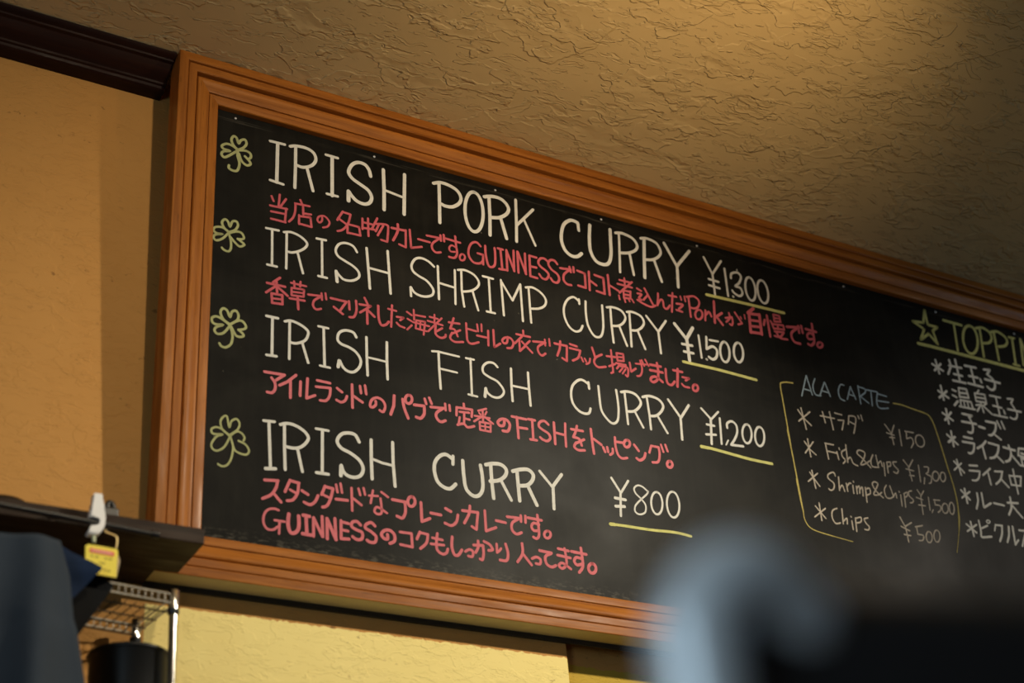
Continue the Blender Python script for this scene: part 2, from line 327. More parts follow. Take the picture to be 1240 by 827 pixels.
# the hand-written menu: every stroke in tenths of a millimetre on the board (0 = straight, 1 = curved; width; u,v ...)
MENU = [
  ('white', 'first_heading', 'IRISH', [
   (0,53,1022,7619,1299,7627),(0,66,1164,7614,1163,7216,1161,6781),(0,52,1037,6791,1283,6771),
   (1,62,1404,7621,1522,7666,1715,7676,1851,7619,1900,7493,1852,7370,1756,7287,1641,7242,1549,7251),(0,61,1509,7640,1508,7170,1501,6765),
   (0,61,1728,7257,1847,6797),(0,55,2095,7650,2325,7647),(0,69,2217,7643,2216,6801),(0,54,2115,6814,2323,6816),
   (1,70,2979,7444,2950,7568,2871,7665,2731,7674,2611,7587,2541,7413,2609,7292,2767,7208,2925,7123,2993,6991,2951,6861,2842,6802,2704,6823,2606,6902,2544,6987),
   (0,77,2536,6989,2535,6785),(0,71,3238,7664,3246,7216,3239,6792),(0,71,3673,7683,3642,6807),(0,52,3287,7217,3610,7172),]),
  ('white', 'first_heading', 'PORK', [
   (1,70,4273,7670,4422,7729,4611,7717,4778,7642,4846,7504,4798,7368,4656,7254,4508,7230,4425,7251),(0,69,4389,7697,4384,7261,4375,6830),
   (1,69,5139,7723,5221,7675,5282,7547,5309,7364,5297,7164,5249,6987,5175,6867,5089,6827,5009,6875,4949,7000,4921,7180,4931,7379,4978,7558,5052,7681,5139,7723),
   (1,72,5353,7679,5556,7741,5751,7717,5873,7570,5821,7420,5661,7297,5486,7248),(0,71,5455,7690,5453,7250,5434,6845),(0,71,5687,7293,5792,6864),
   (0,63,6046,7802,6028,7229,6008,6855),(0,59,6422,7686,6027,7218),(0,51,6203,7402,6421,6876),]),
  ('white', 'first_heading', 'CURRY', [
   (1,73,7441,7634,7399,7678,7262,7677,7115,7549,7042,7346,7025,7137,7089,6951,7217,6860,7353,6873,7464,6970),(0,65,7433,7671,7445,7490),
   (1,74,7716,7691,7678,7381,7679,7084,7787,6885,7968,6852,8091,6929,8158,7141,8176,7445,8191,7716),
   (1,63,8316,7673,8473,7706,8705,7657,8809,7521,8759,7391,8594,7283,8389,7229),(0,53,8393,7666,8364,7218,8331,6775),(0,57,8604,7269,8655,6793),
   (1,59,8913,7708,9073,7744,9284,7695,9374,7530,9323,7399,9164,7276,8943,7219),(0,76,8996,7700,8946,7208,8915,6797),(0,63,9191,7260,9320,6805),
   (0,68,9484,7746,9732,7282),(0,68,10101,7720,9743,7273),(0,68,9745,7285,9713,6778),]),
  ('white', 'first_price', '', [
   (0,51,10453,7669,10624,7310),(0,51,10890,7687,10624,7310),(0,51,10624,7310,10623,6835),(0,51,10510,7168,10753,7158),(0,51,10497,7019,10762,7010),
   (0,51,10955,7525,10956,6880),(0,51,11081,6894,11091,6894),(0,33,11275,7576,11279,7567),
   (1,52,11092,7334,11122,7448,11284,7513,11360,7425,11285,7263,11182,7166,11306,7150,11339,7028,11251,6947,11130,6988,11087,7036),
   (1,52,11580,7476,11635,7450,11676,7374,11697,7262,11691,7138,11661,7026,11613,6947,11556,6918,11502,6944,11460,7019,11440,7130,11445,7253,11474,7366,11522,7446,11580,7476),
   (1,52,11891,7483,11951,7461,11998,7388,12023,7279,12022,7155,11994,7043,11945,6962,11886,6931,11827,6953,11780,7025,11755,7133,11756,7256,11783,7369,11831,7451,11891,7483),]),
  ('yellow', 'underline', '', [
   (0,65,10405,6775,11371,6804,12378,6821),]),
  ('olive', 'clover', '', [
   (1,48,429,7248,344,7317,304,7421,339,7507,395,7492,438,7388,479,7465,552,7499,582,7422,529,7321,429,7248),
   (1,48,430,7237,326,7301,216,7309,136,7242,165,7188,284,7178,167,7135,133,7062,189,7016,296,7101,430,7237),
   (1,48,448,7243,567,7269,651,7242,672,7173,645,7123),(1,48,561,7150,646,7071,666,7013,593,6970,500,7037,450,7169),
   (1,48,430,7227,424,7119,465,6963,432,6817,360,6785,277,6813,275,6875),]),
  ('red', 'first_description', '', [
   (0,42,1069,6465,1108,6372),(0,42,1221,6539,1202,6285),(0,42,1339,6479,1239,6295),(0,42,1045,6265,1361,6278),(0,42,1346,6284,1324,5999),
   (0,42,1066,6149,1325,6164),(0,42,1068,6000,1337,5997),(0,43,1608,6535,1641,6461),(0,43,1509,6438,1783,6453),
   (1,42,1518,6437,1511,6268,1475,6134,1401,6031),(0,43,1660,6414,1665,6249),(0,43,1661,6273,1812,6290),(0,42,1586,6216,1588,6031),
   (0,43,1587,6196,1803,6225,1823,6033),(0,43,1588,6041,1823,6033),
   (1,38,2021,6306,2022,6223,1974,6168,1934,6209,1964,6290,2060,6327,2136,6275,2165,6210,2127,6127,2041,6083),(0,43,2422,6523,2313,6314),
   (0,44,2422,6513,2572,6502),(1,43,2572,6502,2522,6298,2424,6146,2318,6085),(0,44,2329,6360,2483,6277),(0,43,2512,6285,2511,6096),
   (0,44,2512,6285,2736,6283,2763,6112),(0,44,2511,6107,2763,6112),(0,44,2806,6482,2804,6260),(0,44,2915,6512,2920,6144),(0,44,2805,6408,3002,6409),
   (0,44,2804,6287,3030,6311),(0,44,3098,6567,2985,6303),(1,45,3076,6444,3285,6480,3313,6392,3288,6121),(0,44,3288,6121,3170,6131),
   (0,44,3136,6461,3064,6282),(0,44,3215,6440,3102,6208),(0,51,3384,6443,3665,6456),(0,45,3666,6467,3657,6103),(0,45,3657,6103,3527,6132),
   (1,51,3507,6552,3503,6401,3409,6185),(0,45,3747,6500,3767,6121,3982,6199),(0,45,3915,6346,4149,6340),(0,46,4092,6471,4379,6488),
   (1,45,4359,6482,4210,6335,4196,6224,4265,6157,4368,6184),(0,46,4378,6552,4382,6435),(0,46,4445,6581,4450,6442),(0,46,4473,6513,4784,6499),
   (1,46,4685,6613,4697,6400,4711,6253,4655,6142,4541,6133),(1,36,4685,6375,4603,6397,4549,6328,4577,6261,4671,6275),
   (1,40,4829,6266,4851,6260,4866,6241,4872,6213,4866,6181,4851,6152,4829,6132,4804,6124,4783,6130,4767,6149,4762,6177,4767,6208,4783,6237,4805,6258,4829,6266),
   (1,46,5217,6538,5135,6604,5027,6553,4958,6404,4961,6254,5050,6148,5177,6159,5254,6233),(0,47,5145,6367,5261,6365,5250,6156),
   (1,49,5315,6575,5319,6373,5361,6168,5434,6143,5501,6215,5522,6405,5515,6578),(0,49,5586,6592,5693,6592),(0,49,5640,6589,5658,6157),
   (0,49,5593,6145,5721,6156),(0,49,5769,6601,5764,6152),(0,49,5769,6601,5916,6180),(0,49,5926,6631,5911,6179),(0,49,6009,6631,6005,6170),
   (0,49,6019,6623,6170,6179),(0,49,6172,6630,6163,6178),(0,50,6269,6611,6260,6158),(0,50,6269,6611,6422,6606),(0,50,6264,6378,6406,6382),
   (0,50,6260,6158,6412,6153),(1,50,6663,6592,6599,6631,6510,6607,6459,6517,6497,6438,6624,6360,6673,6285,6610,6181,6523,6181,6462,6253),
   (1,50,6884,6582,6822,6644,6732,6632,6681,6541,6739,6434,6866,6356,6903,6255,6851,6165,6763,6165,6713,6229),(0,51,6945,6509,7182,6536),
   (1,50,7170,6533,7025,6396,7003,6258,7075,6188,7164,6188),(0,51,7157,6590,7177,6479),(0,51,7244,6608,7246,6497),
   (0,51,7329,6551,7496,6527,7491,6214),(0,51,7323,6217,7491,6208),(0,51,7593,6596,7578,6181),(0,51,7592,6406,7743,6326),
   (0,52,7719,6554,7918,6533,7919,6187),(0,51,7738,6198,7919,6180),(0,52,8030,6629,8033,6182),(0,45,8024,6627,8039,6187),(0,45,8038,6410,8248,6328),
   (0,46,8415,6652,8412,6459),(0,46,8297,6588,8546,6587),(0,46,8241,6488,8577,6482),(0,45,8591,6612,8268,6293),(0,46,8368,6369,8531,6376),
   (0,45,8368,6369,8362,6200),(0,46,8532,6387,8515,6226),(0,46,8370,6280,8522,6295),(0,46,8362,6200,8514,6219),(0,39,8249,6228,8259,6141),
   (0,39,8371,6180,8387,6112),(0,39,8466,6203,8491,6153),(0,39,8548,6212,8584,6153),(0,46,8695,6495,8785,6461),
   (1,46,8695,6382,8788,6383,8720,6287,8775,6255,8678,6227),(1,46,8679,6232,8802,6183,8985,6149,9098,6205),(0,46,8876,6540,9040,6219),
   (0,46,8944,6410,8823,6267),(1,46,9192,6504,9177,6376,9147,6222),(1,46,9148,6233,9235,6367,9293,6359,9301,6225,9369,6196,9452,6295),
   (0,47,9444,6521,9637,6534),(0,46,9549,6599,9483,6156),(1,47,9618,6374,9775,6385,9664,6267),(0,47,9600,6229,9742,6218),(0,40,9738,6570,9753,6493),
   (0,40,9838,6594,9848,6482),(0,47,9937,6607,9938,6151),(1,47,9894,6597,10076,6653,10189,6576,10159,6443,10064,6374,9942,6368),
   (1,47,10176,6367,10210,6357,10232,6326,10237,6280,10223,6228,10194,6182,10156,6149,10116,6137,10081,6148,10059,6179,10055,6225,10068,6276,10097,6322,10135,6355,10176,6367),
   (0,47,10323,6390,10291,6154),(1,48,10321,6287,10407,6376,10455,6284),(0,57,10568,6657,10524,6156),(0,57,10734,6426,10554,6285),
   (0,57,10582,6314,10720,6152),(0,46,10812,6333,10977,6390),(1,46,10914,6472,10922,6359,10819,6242),
   (1,46,10976,6383,10986,6281,10949,6199,10902,6216),(0,46,11071,6521,11221,6302),(0,46,11221,6302,11119,6255),(0,32,11199,6452,11217,6405),
   (0,32,11310,6525,11316,6428),(0,70,11570,6734,11408,6590),(0,69,11437,6608,11415,6139),(0,66,11433,6584,11704,6613),(0,70,11706,6626,11696,6158),
   (0,56,11435,6433,11693,6459),(0,56,11426,6292,11684,6324),(0,65,11417,6151,11699,6175),(0,56,11831,6526,11785,6399),(0,56,11902,6649,11913,6161),
   (0,47,11974,6536,12000,6507),(0,47,12080,6714,12084,6551),(0,47,12080,6714,12235,6716,12243,6576),(0,43,12087,6634,12236,6645),
   (0,47,12078,6549,12251,6578),(0,47,12002,6473,12304,6508),(0,47,12013,6464,12041,6365),(0,47,12304,6508,12313,6405),(0,47,12150,6484,12156,6392),
   (0,47,12037,6376,12313,6409),(0,47,12052,6309,12289,6341),(1,52,12289,6341,12177,6210,12034,6201),(1,52,12088,6294,12173,6186,12354,6192),
   (0,60,12393,6498,12730,6560),(1,59,12716,6557,12520,6406,12486,6281,12546,6177,12688,6167),(0,57,12709,6591,12706,6425),
   (0,57,12791,6610,12802,6447),(0,60,12902,6564,13172,6556),(1,60,13089,6727,13086,6489,13078,6298,12980,6194,12905,6212),
   (1,53,13093,6455,12994,6491,12914,6414,12940,6337,13064,6365),
   (1,57,13245,6326,13273,6321,13290,6305,13294,6279,13283,6250,13261,6223,13230,6203,13198,6194,13170,6198,13153,6215,13149,6240,13160,6269,13183,6297,13213,6317,13245,6326),]),
  ('white', 'second_heading', 'IRISH', [
   (0,45,983,5784,1212,5796),(0,44,1094,5785,1102,5084),(0,45,1017,5062,1189,5063),
   (1,46,1310,5790,1449,5824,1617,5783,1739,5684,1712,5585,1601,5484,1472,5420,1389,5414),(0,45,1362,5786,1362,5071),(0,45,1564,5454,1670,5054),
   (0,46,1922,5825,2097,5834),(0,45,2021,5820,2028,5071),(0,46,1957,5073,2116,5073),
   (1,47,2691,5747,2618,5852,2483,5879,2349,5822,2282,5681,2329,5570,2462,5503,2615,5440,2720,5344,2719,5232,2594,5139,2441,5121,2347,5188,2294,5252),
   (0,62,2290,5251,2309,5048),(0,51,2880,5880,2908,5474,2934,5062),(0,51,3293,5927,3314,5495,3335,5060),(0,47,2934,5481,3294,5470),]),
  ('white', 'second_heading', 'SHRIMP', [
   (1,48,4222,5842,4103,5928,3962,5955,3840,5902,3766,5757,3792,5638,3910,5564,4069,5500,4185,5362,4171,5245,4058,5176,3918,5162,3801,5205,3743,5290),
   (0,47,3733,5287,3739,5108),(0,48,4298,5873,4299,5183),(0,45,4647,5877,4633,5160),(0,45,4327,5522,4611,5503),
   (1,46,4709,5897,4856,5930,5040,5881,5138,5757,5112,5644,4982,5527,4793,5460),(0,45,4781,5890,4774,5476,4810,5151),(0,45,5002,5511,5098,5140),
   (0,46,5229,5897,5445,5894),(0,45,5354,5886,5358,5178),(0,45,5274,5162,5447,5163),(0,46,5613,5908,5633,5163),(0,46,5608,5896,5837,5529),
   (0,47,5837,5529,6026,5919),(0,46,6026,5919,6033,5138),(1,47,6142,5883,6295,5917,6464,5850,6564,5723,6532,5586,6395,5489,6220,5447),
   (0,46,6202,5883,6210,5148),]),
  ('white', 'second_heading', 'CURRY', [
   (1,47,7297,5875,7190,5933,7049,5837,6956,5641,6961,5427,7046,5253,7172,5186,7286,5234,7346,5345),(0,48,7311,5912,7314,5814),
   (1,48,7460,5904,7444,5649,7466,5394,7571,5203,7680,5175,7765,5248,7816,5433,7828,5675,7832,5906),
   (1,49,7939,5888,8091,5924,8270,5890,8349,5765,8290,5630,8166,5536,8038,5506),(0,49,8018,5885,8010,5521,8020,5138),(0,49,8188,5530,8325,5138),
   (1,50,8397,5894,8527,5925,8708,5883,8777,5767,8728,5645,8601,5538,8460,5506),(0,49,8454,5890,8442,5512,8428,5144),(0,49,8611,5519,8744,5160),
   (0,50,8851,5913,9098,5620),(0,50,9309,5909,9098,5620),(0,49,9098,5620,9106,5149),]),
  ('white', 'second_price', '', [
   (0,75,9514,5897,9764,5613),(0,75,9950,5902,9764,5613),(0,74,9770,5626,9780,5141),(0,57,9644,5475,9887,5492),(0,57,9667,5314,9889,5324),
   (0,48,10071,5762,10083,5269),(0,48,10199,5260,10208,5255),(0,53,10261,5771,10233,5496),
   (1,58,10233,5496,10386,5586,10486,5519,10453,5367,10357,5290,10266,5325),(0,49,10332,5720,10541,5734),
   (1,53,10707,5762,10754,5738,10787,5672,10798,5578,10786,5475,10753,5382,10706,5319,10654,5298,10607,5322,10575,5387,10563,5480,10575,5583,10607,5676,10655,5740,10707,5762),
   (1,54,11052,5820,11100,5797,11132,5734,11143,5643,11131,5543,11097,5453,11049,5392,10997,5370,10950,5393,10917,5455,10906,5545,10918,5645,10951,5735,10999,5798,11052,5820),]),
  ('yellow', 'underline', '', [
   (0,60,9621,5080,10486,5085,11388,5056),]),
  ('olive', 'clover', '', [
   (1,43,317,5523,226,5588,188,5687,239,5756,293,5726,332,5637,373,5749,444,5768,473,5696,423,5591,317,5523),
   (1,42,309,5520,200,5581,77,5557,44,5488,98,5443,204,5448,82,5409,49,5341,103,5300,207,5364,309,5501),
   (1,43,327,5505,450,5569,540,5563,587,5486,552,5441,476,5426),(1,42,476,5430,590,5357,582,5325,512,5287,421,5352,356,5424),
   (1,42,318,5493,359,5325,355,5186,303,5136,232,5153,204,5181),]),
  ('red', 'second_description', '', [
   (0,46,1252,4858,1128,4738),(0,46,1020,4701,1346,4704),(0,46,1190,4773,1203,4561),(0,45,1174,4671,1006,4512),(0,46,1210,4670,1393,4539),
   (0,45,1105,4508,1117,4336),(0,46,1105,4517,1297,4526),(0,46,1297,4530,1304,4352),(0,39,1112,4422,1295,4443),(0,46,1117,4336,1305,4353),
   (0,39,1453,4810,1729,4809),(0,39,1508,4853,1518,4737),(0,39,1627,4873,1619,4772),(0,39,1464,4714,1466,4567),(0,39,1464,4714,1693,4731,1685,4591),
   (0,36,1474,4638,1684,4660),(0,39,1466,4567,1685,4591),(0,43,1430,4500,1703,4517),(0,46,1575,4574,1590,4324),(0,43,1770,4657,2025,4684),
   (1,43,2016,4682,1887,4572,1860,4467,1915,4402,2008,4434),(0,40,2016,4741,2026,4615),(0,40,2090,4760,2104,4644),(0,46,2189,4689,2484,4687),
   (0,45,2484,4687,2352,4467),(0,45,2245,4530,2413,4426),(0,45,2531,4708,2540,4547),(1,45,2664,4751,2672,4563,2624,4423,2539,4397),
   (0,44,2827,4850,2883,4744),(0,44,2730,4697,2950,4714,2738,4535),(0,47,2873,4651,2878,4345),(0,48,2891,4616,3014,4515),
   (1,48,3089,4753,3095,4514,3141,4385,3228,4406,3287,4479),(0,41,3282,4739,3437,4731),(0,42,3358,4827,3333,4390),
   (0,41,3445,4616,3581,4629,3511,4562),(1,41,3442,4496,3499,4449,3592,4430),(0,38,3647,4765,3740,4717),(0,37,3655,4626,3737,4595),
   (0,37,3735,4514,3644,4407),(0,38,3783,4838,3787,4637),(0,38,3790,4739,4007,4749),(0,37,3830,4637,3812,4471),(0,38,3830,4637,4004,4647,3966,4377),
   (0,38,3756,4585,4081,4574),(0,38,3812,4471,4028,4461),(0,34,3911,4636,3900,4482),(0,38,4097,4771,4261,4765),(0,38,4195,4835,4189,4660),
   (0,38,4055,4679,4353,4658),(0,38,4338,4797,4058,4468),(0,42,4340,4594,4207,4492),(1,45,4212,4625,4206,4452,4303,4393,4394,4434,4406,4477),
   (0,44,4480,4749,4695,4768),(1,44,4581,4855,4535,4711,4502,4625),(1,44,4502,4625,4592,4622,4648,4502),(0,42,4704,4638,4528,4526),
   (1,44,4539,4549,4494,4437,4582,4376,4754,4411),(1,44,4833,4811,4835,4617,4848,4457,4927,4414,5072,4477),(0,43,4859,4704,5032,4693),
   (0,39,5059,4843,5073,4702),(0,39,5149,4864,5146,4719),(0,43,5048,4610,5243,4612),(0,45,5282,4761,5272,4461),(0,45,5392,4801,5393,4451,5523,4552),
   (1,45,5689,4724,5661,4604,5597,4579,5569,4635,5636,4702,5741,4715,5799,4635,5760,4523,5665,4492),(0,44,5874,4829,6165,4833),
   (0,44,6024,4936,6026,4832),(0,43,5988,4803,5829,4626),(0,43,5930,4727,5926,4488),(0,44,5926,4488,6038,4607),(0,44,6153,4747,6040,4628),
   (0,44,5981,4697,6190,4512),(0,46,6224,4756,6487,4791),(1,46,6476,4788,6329,4672,6321,4566,6391,4499,6474,4559),(0,40,6480,4852,6482,4727),
   (0,40,6575,4884,6580,4745),(0,49,6686,4819,6953,4823),(0,48,6953,4823,6927,4502),(0,48,6927,4502,6833,4544),(1,48,6817,4891,6794,4734,6728,4573),
   (0,47,7029,4882,7174,4866),(0,47,7016,4795,7245,4793),(1,47,7245,4793,7187,4633,7060,4542),(0,41,7255,4652,7291,4572),(0,41,7330,4643,7358,4586),
   (1,41,7449,4669,7424,4580,7354,4533),(0,47,7516,4917,7568,4717),(1,47,7721,4814,7579,4719,7536,4604,7617,4527,7787,4570),
   (0,44,7831,4806,8023,4827),(0,43,7940,4958,7946,4492),(0,43,7946,4492,7898,4460),(0,44,7867,4597,8008,4675),(0,44,8062,4921,8069,4762),
   (0,44,8062,4921,8214,4933,8210,4783),(0,38,8070,4841,8207,4859),(0,44,8069,4762,8210,4783),(0,44,8033,4701,8247,4705),(0,43,8110,4686,8037,4586),
   (1,44,8119,4656,8287,4650,8269,4476,8225,4488),(0,37,8172,4625,8090,4527),(0,37,8238,4618,8159,4506),(0,44,8346,4780,8360,4591),
   (0,44,8360,4591,8475,4680),(0,38,8483,4789,8737,4823),(1,42,8595,4878,8621,4701,8572,4562,8488,4523),(0,38,8631,4896,8676,4781),
   (0,38,8714,4925,8781,4800),(0,55,8820,4841,9063,4850),(0,55,8806,4719,9095,4728),
   (1,55,8982,4908,8992,4738,8960,4559,8858,4474,8793,4503,8836,4576,8941,4598,9070,4519),(1,53,9175,4821,9166,4646,9186,4522,9276,4498,9357,4590),
   (0,54,9352,4837,9563,4839),(0,60,9463,4883,9410,4494),(0,47,9556,4729,9714,4730,9623,4668),(1,47,9529,4572,9582,4530,9688,4530),
   (1,54,9846,4626,9873,4623,9893,4608,9902,4582,9900,4551,9885,4520,9861,4497,9833,4485,9806,4487,9786,4503,9776,4529,9779,4560,9794,4590,9818,4614,9846,4626),]),
  ('white', 'third_heading', 'IRISH', [
   (0,49,1022,4062,1227,4063),(0,51,1129,4059,1133,3341),(0,48,1037,3329,1212,3340),
   (1,49,1353,4035,1470,4072,1633,4033,1761,3957,1770,3863,1708,3743,1564,3663,1457,3658),(0,48,1439,4055,1439,3343),(0,48,1672,3688,1779,3342),
   (0,43,1961,4084,2141,4083),(0,49,2056,4073,2076,3360),(0,42,1991,3337,2173,3333),
   (1,50,2664,4028,2605,4112,2456,4117,2344,4042,2315,3910,2380,3837,2528,3803,2658,3736,2741,3609,2721,3471,2618,3353,2507,3338,2415,3395,2357,3506),
   (0,63,2342,3503,2323,3384),(0,50,2855,4072,2858,3693,2869,3340),(0,51,3243,4061,3238,3699,3244,3343),(0,40,2901,3687,3213,3678),]),
  ('white', 'third_heading', 'FISH', [
   (0,41,4121,4085,4230,4103,4658,4094),(0,48,4250,4104,4253,3747,4267,3378),(0,41,4288,3771,4604,3764),(0,42,4798,4095,4956,4099),
   (0,45,4889,4105,4885,3369),(0,41,4815,3379,4991,3372),
   (1,46,5436,4053,5357,4117,5234,4100,5137,3998,5141,3879,5259,3814,5419,3758,5534,3622,5518,3519,5421,3440,5300,3435,5202,3494,5176,3578),
   (0,60,5171,3567,5147,3404),(0,50,5715,4083,5705,3738,5710,3430),(0,50,6069,4078,6069,3774,6080,3415),(0,43,5736,3740,6057,3741),]),
  ('white', 'third_heading', 'CURRY', [
   (1,51,7368,4109,7265,4170,7155,4157,7014,4014,6965,3819,6993,3642,7101,3521,7227,3486,7326,3516,7367,3615),(0,52,7368,4154,7372,4027),
   (1,48,7582,4122,7586,3865,7607,3623,7722,3462,7837,3403,7943,3485,7987,3699,7988,3926,7974,4121),
   (1,54,8083,4102,8232,4143,8409,4117,8508,3990,8473,3879,8348,3761,8211,3723),(0,49,8161,4097,8168,3735,8172,3458),(0,49,8358,3742,8511,3452),
   (1,54,8564,4096,8729,4151,8930,4118,9020,4010,8971,3885,8844,3766,8715,3730),(0,49,8660,4101,8682,3734,8683,3448),(0,49,8866,3760,9055,3443),
   (0,54,9153,4164,9400,3834),(0,55,9629,4138,9412,3836),(0,54,9400,3834,9381,3371),]),
  ('white', 'third_price', '', [
   (0,49,9921,4132,10120,3948),(0,43,10324,4138,10130,3940),(0,55,10120,3948,10069,3411),(0,49,10007,3809,10183,3812),(0,49,9965,3591,10197,3624),
   (0,49,10340,4002,10310,3456),(0,34,10479,3562,10416,3455),(1,50,10494,3830,10508,3928,10625,3994,10723,3928,10725,3778,10641,3614,10538,3478),
   (0,52,10538,3478,10827,3500),
   (1,47,10997,4000,11042,3977,11071,3917,11079,3832,11063,3739,11028,3658,10980,3603,10928,3585,10884,3609,10855,3668,10847,3752,10862,3844,10898,3927,10946,3982,10997,4000),
   (1,48,11311,4005,11355,3980,11383,3918,11388,3831,11370,3737,11332,3654,11282,3599,11230,3582,11187,3607,11159,3668,11154,3755,11171,3848,11209,3932,11259,3988,11311,4005),]),
  ('yellow', 'underline', '', [
   (1,67,9811,3306,9962,3308),(1,59,9811,3311,10032,3310,10498,3281,10969,3252,11488,3251),]),
  ('olive', 'clover', '', [
   (1,44,390,3752,275,3819,220,3938,260,4023,330,4002,386,3892,417,3994,486,4030,532,3955,508,3855,390,3752),
   (1,44,382,3741,258,3815,154,3847,78,3801,90,3720,159,3698,270,3715,161,3652,129,3580,182,3527,284,3569,382,3713),
   (1,44,398,3754,517,3848,604,3859,667,3779,643,3726,539,3680),(1,44,539,3687,628,3611,595,3565,508,3564,445,3653,408,3719),
   (1,43,390,3734,439,3558,418,3395,335,3312,258,3313,222,3360),]),
  ('rose', 'third_description', '', [
   (0,51,1010,3010,1360,3024),(0,51,1360,3024,1213,2897),(1,50,1134,2926,1196,2838,1198,2729,1147,2654,1061,2649),
   (0,51,1564,3064,1415,2912,1276,2815),(0,51,1467,2942,1468,2629),(0,51,1645,2961,1638,2701),(0,51,1769,3043,1754,2679),(0,48,1763,2680,1905,2761),
   (0,49,1943,3048,2174,3044),(0,48,1922,2926,2183,2953),(1,48,2183,2953,2165,2800,2102,2704,1995,2687),(0,49,2302,2977,2392,2921),
   (1,48,2483,2865,2446,2774,2374,2731,2292,2755),(0,52,2577,3101,2583,2671),(0,52,2594,2897,2767,2807),(0,49,2724,3103,2742,2975),
   (0,49,2817,3132,2838,2976),(1,49,3014,2877,3013,2811,2956,2753,2910,2762,2920,2848,2968,2915,3052,2951,3145,2913,3190,2818,3150,2707,3086,2722),
   (0,57,3363,3053,3350,2860,3290,2688),(1,57,3523,3019,3548,2862,3619,2678),
   (1,54,3651,3124,3678,3116,3696,3093,3703,3060,3697,3023,3680,2991,3654,2968,3625,2961,3599,2969,3580,2992,3573,3025,3579,3061,3596,3094,3622,3116,3651,3124),
   (0,54,3741,2958,3933,2974),(1,57,3933,2974,3928,2824,3858,2725,3773,2733),(0,51,3947,3115,3973,3024),(0,51,4035,3152,4079,3046),
   (0,51,4058,2980,4320,3008),(1,54,4301,3004,4171,2892,4167,2796,4242,2734,4337,2775),(0,47,4343,3099,4348,2975),(0,48,4427,3087,4433,2982),
   (0,48,4710,3173,4716,3097),(0,48,4568,3077,4557,2920),(0,48,4568,3077,4874,3090),(0,48,4874,3090,4858,2951),(0,44,4623,3001,4811,3019),
   (0,44,4712,2999,4702,2786),(0,44,4707,2892,4815,2885),(0,44,4619,2894,4593,2755),(1,48,4573,2741,4692,2784,4769,2732,4899,2776),
   (0,41,5157,3166,4994,3094),(0,41,4919,2982,5218,2993),(0,41,5085,3132,5084,2918),(0,41,5058,2991,4903,2873),(0,41,5119,3003,5283,2899),
   (0,37,5012,3059,5040,3026),(0,37,5164,3109,5131,3044),(0,41,5013,2885,5015,2731),(0,41,5013,2885,5233,2889,5224,2733),(0,33,5019,2809,5229,2815),
   (0,41,5015,2731,5224,2733),(0,33,5123,2897,5121,2732),
   (1,56,5517,3036,5500,2916,5418,2890,5381,2951,5456,3024,5567,3027,5623,2940,5575,2814,5473,2800),(0,51,5674,3120,5967,3119),
   (0,53,5777,3127,5786,2718),(0,51,5785,2926,5975,2936),(0,52,6013,3134,6147,3135),(0,51,6092,3140,6089,2747),(0,51,6027,2739,6161,2745),
   (1,52,6425,3106,6346,3160,6250,3121,6223,3037,6292,2981,6412,2926,6447,2844,6380,2772,6288,2784,6238,2818),(0,54,6545,3169,6544,2971,6544,2744),
   (0,50,6785,3196,6771,2975,6769,2737),(0,50,6561,2974,6760,2962),(0,53,6909,3110,7154,3118),(1,53,7037,3195,6989,3056,6938,2957),
   (1,53,6938,2957,7064,2941,7106,2820),(0,52,7167,2951,6970,2834),(1,52,6993,2858,6944,2770,7023,2716,7163,2736),
   (0,55,7331,3192,7341,2944,7358,2708),(0,55,7378,3001,7536,2916),(0,55,7569,2871,7604,2788),(0,55,7657,2888,7670,2800),
   (1,51,7775,2880,7767,2798,7708,2748),(1,51,7847,3124,7845,2933,7884,2780,7966,2725,8078,2755),(0,52,7878,3039,8020,3046),
   (1,56,8122,3121,8149,3113,8166,3092,8171,3062,8162,3029,8142,2999,8114,2978,8084,2970,8058,2978,8041,2999,8036,3029,8044,3062,8065,3093,8092,3113,8122,3121),
   (0,56,8262,3051,8350,2946),(1,56,8496,2923,8458,2825,8363,2757,8289,2784),(0,48,8645,3102,8588,2954),(0,49,8645,3102,8813,3103),
   (1,52,8813,3103,8817,2951,8766,2800,8640,2767),(0,49,8872,3165,8910,3029),(0,49,8973,3184,9010,3058),
   (1,57,9034,2863,9060,2860,9080,2845,9090,2821,9087,2792,9073,2764,9050,2742,9022,2731,8996,2734,8976,2748,8966,2773,8969,2802,8983,2830,9006,2852,9034,2863),]),
  ('white', 'fourth_heading', 'IRISH', [
   (0,49,1012,2123,1198,2138),(0,54,1103,2123,1123,1719,1144,1320),(0,58,1060,1288,1229,1315),
   (1,55,1302,2108,1406,2150,1545,2146,1704,2078,1792,1969,1740,1852,1637,1761,1515,1730,1411,1737),(0,54,1371,2121,1377,1731,1395,1330),
   (0,54,1602,1737,1692,1348),(0,47,1924,2157,2146,2160),(0,55,2039,2152,2037,1392),(0,55,1936,1374,2146,1379),
   (1,61,2699,2061,2627,2175,2500,2188,2374,2136,2302,2004,2373,1891,2534,1831,2695,1734,2766,1603,2729,1471,2621,1408,2496,1413,2416,1470,2375,1578),
   (0,70,2372,1568,2366,1399),(0,61,2918,2139,2917,1775,2927,1435),(0,59,3315,2168,3317,1793,3345,1373),(0,48,2959,1791,3114,1756,3297,1744),]),
  ('white', 'fourth_heading', 'CURRY', [
   (1,67,4450,2066,4328,2132,4211,2088,4111,1958,4090,1789,4137,1613,4247,1523,4380,1509,4489,1610),(0,61,4458,2124,4450,1973),
   (1,68,4643,2074,4651,1814,4688,1562,4818,1455,4935,1484,5010,1617,5013,1859,4987,2051),
   (1,70,5093,2080,5243,2129,5402,2135,5497,2058,5470,1940,5345,1833,5165,1783),(0,69,5191,2088,5195,1798,5217,1476),(0,62,5384,1831,5566,1498),
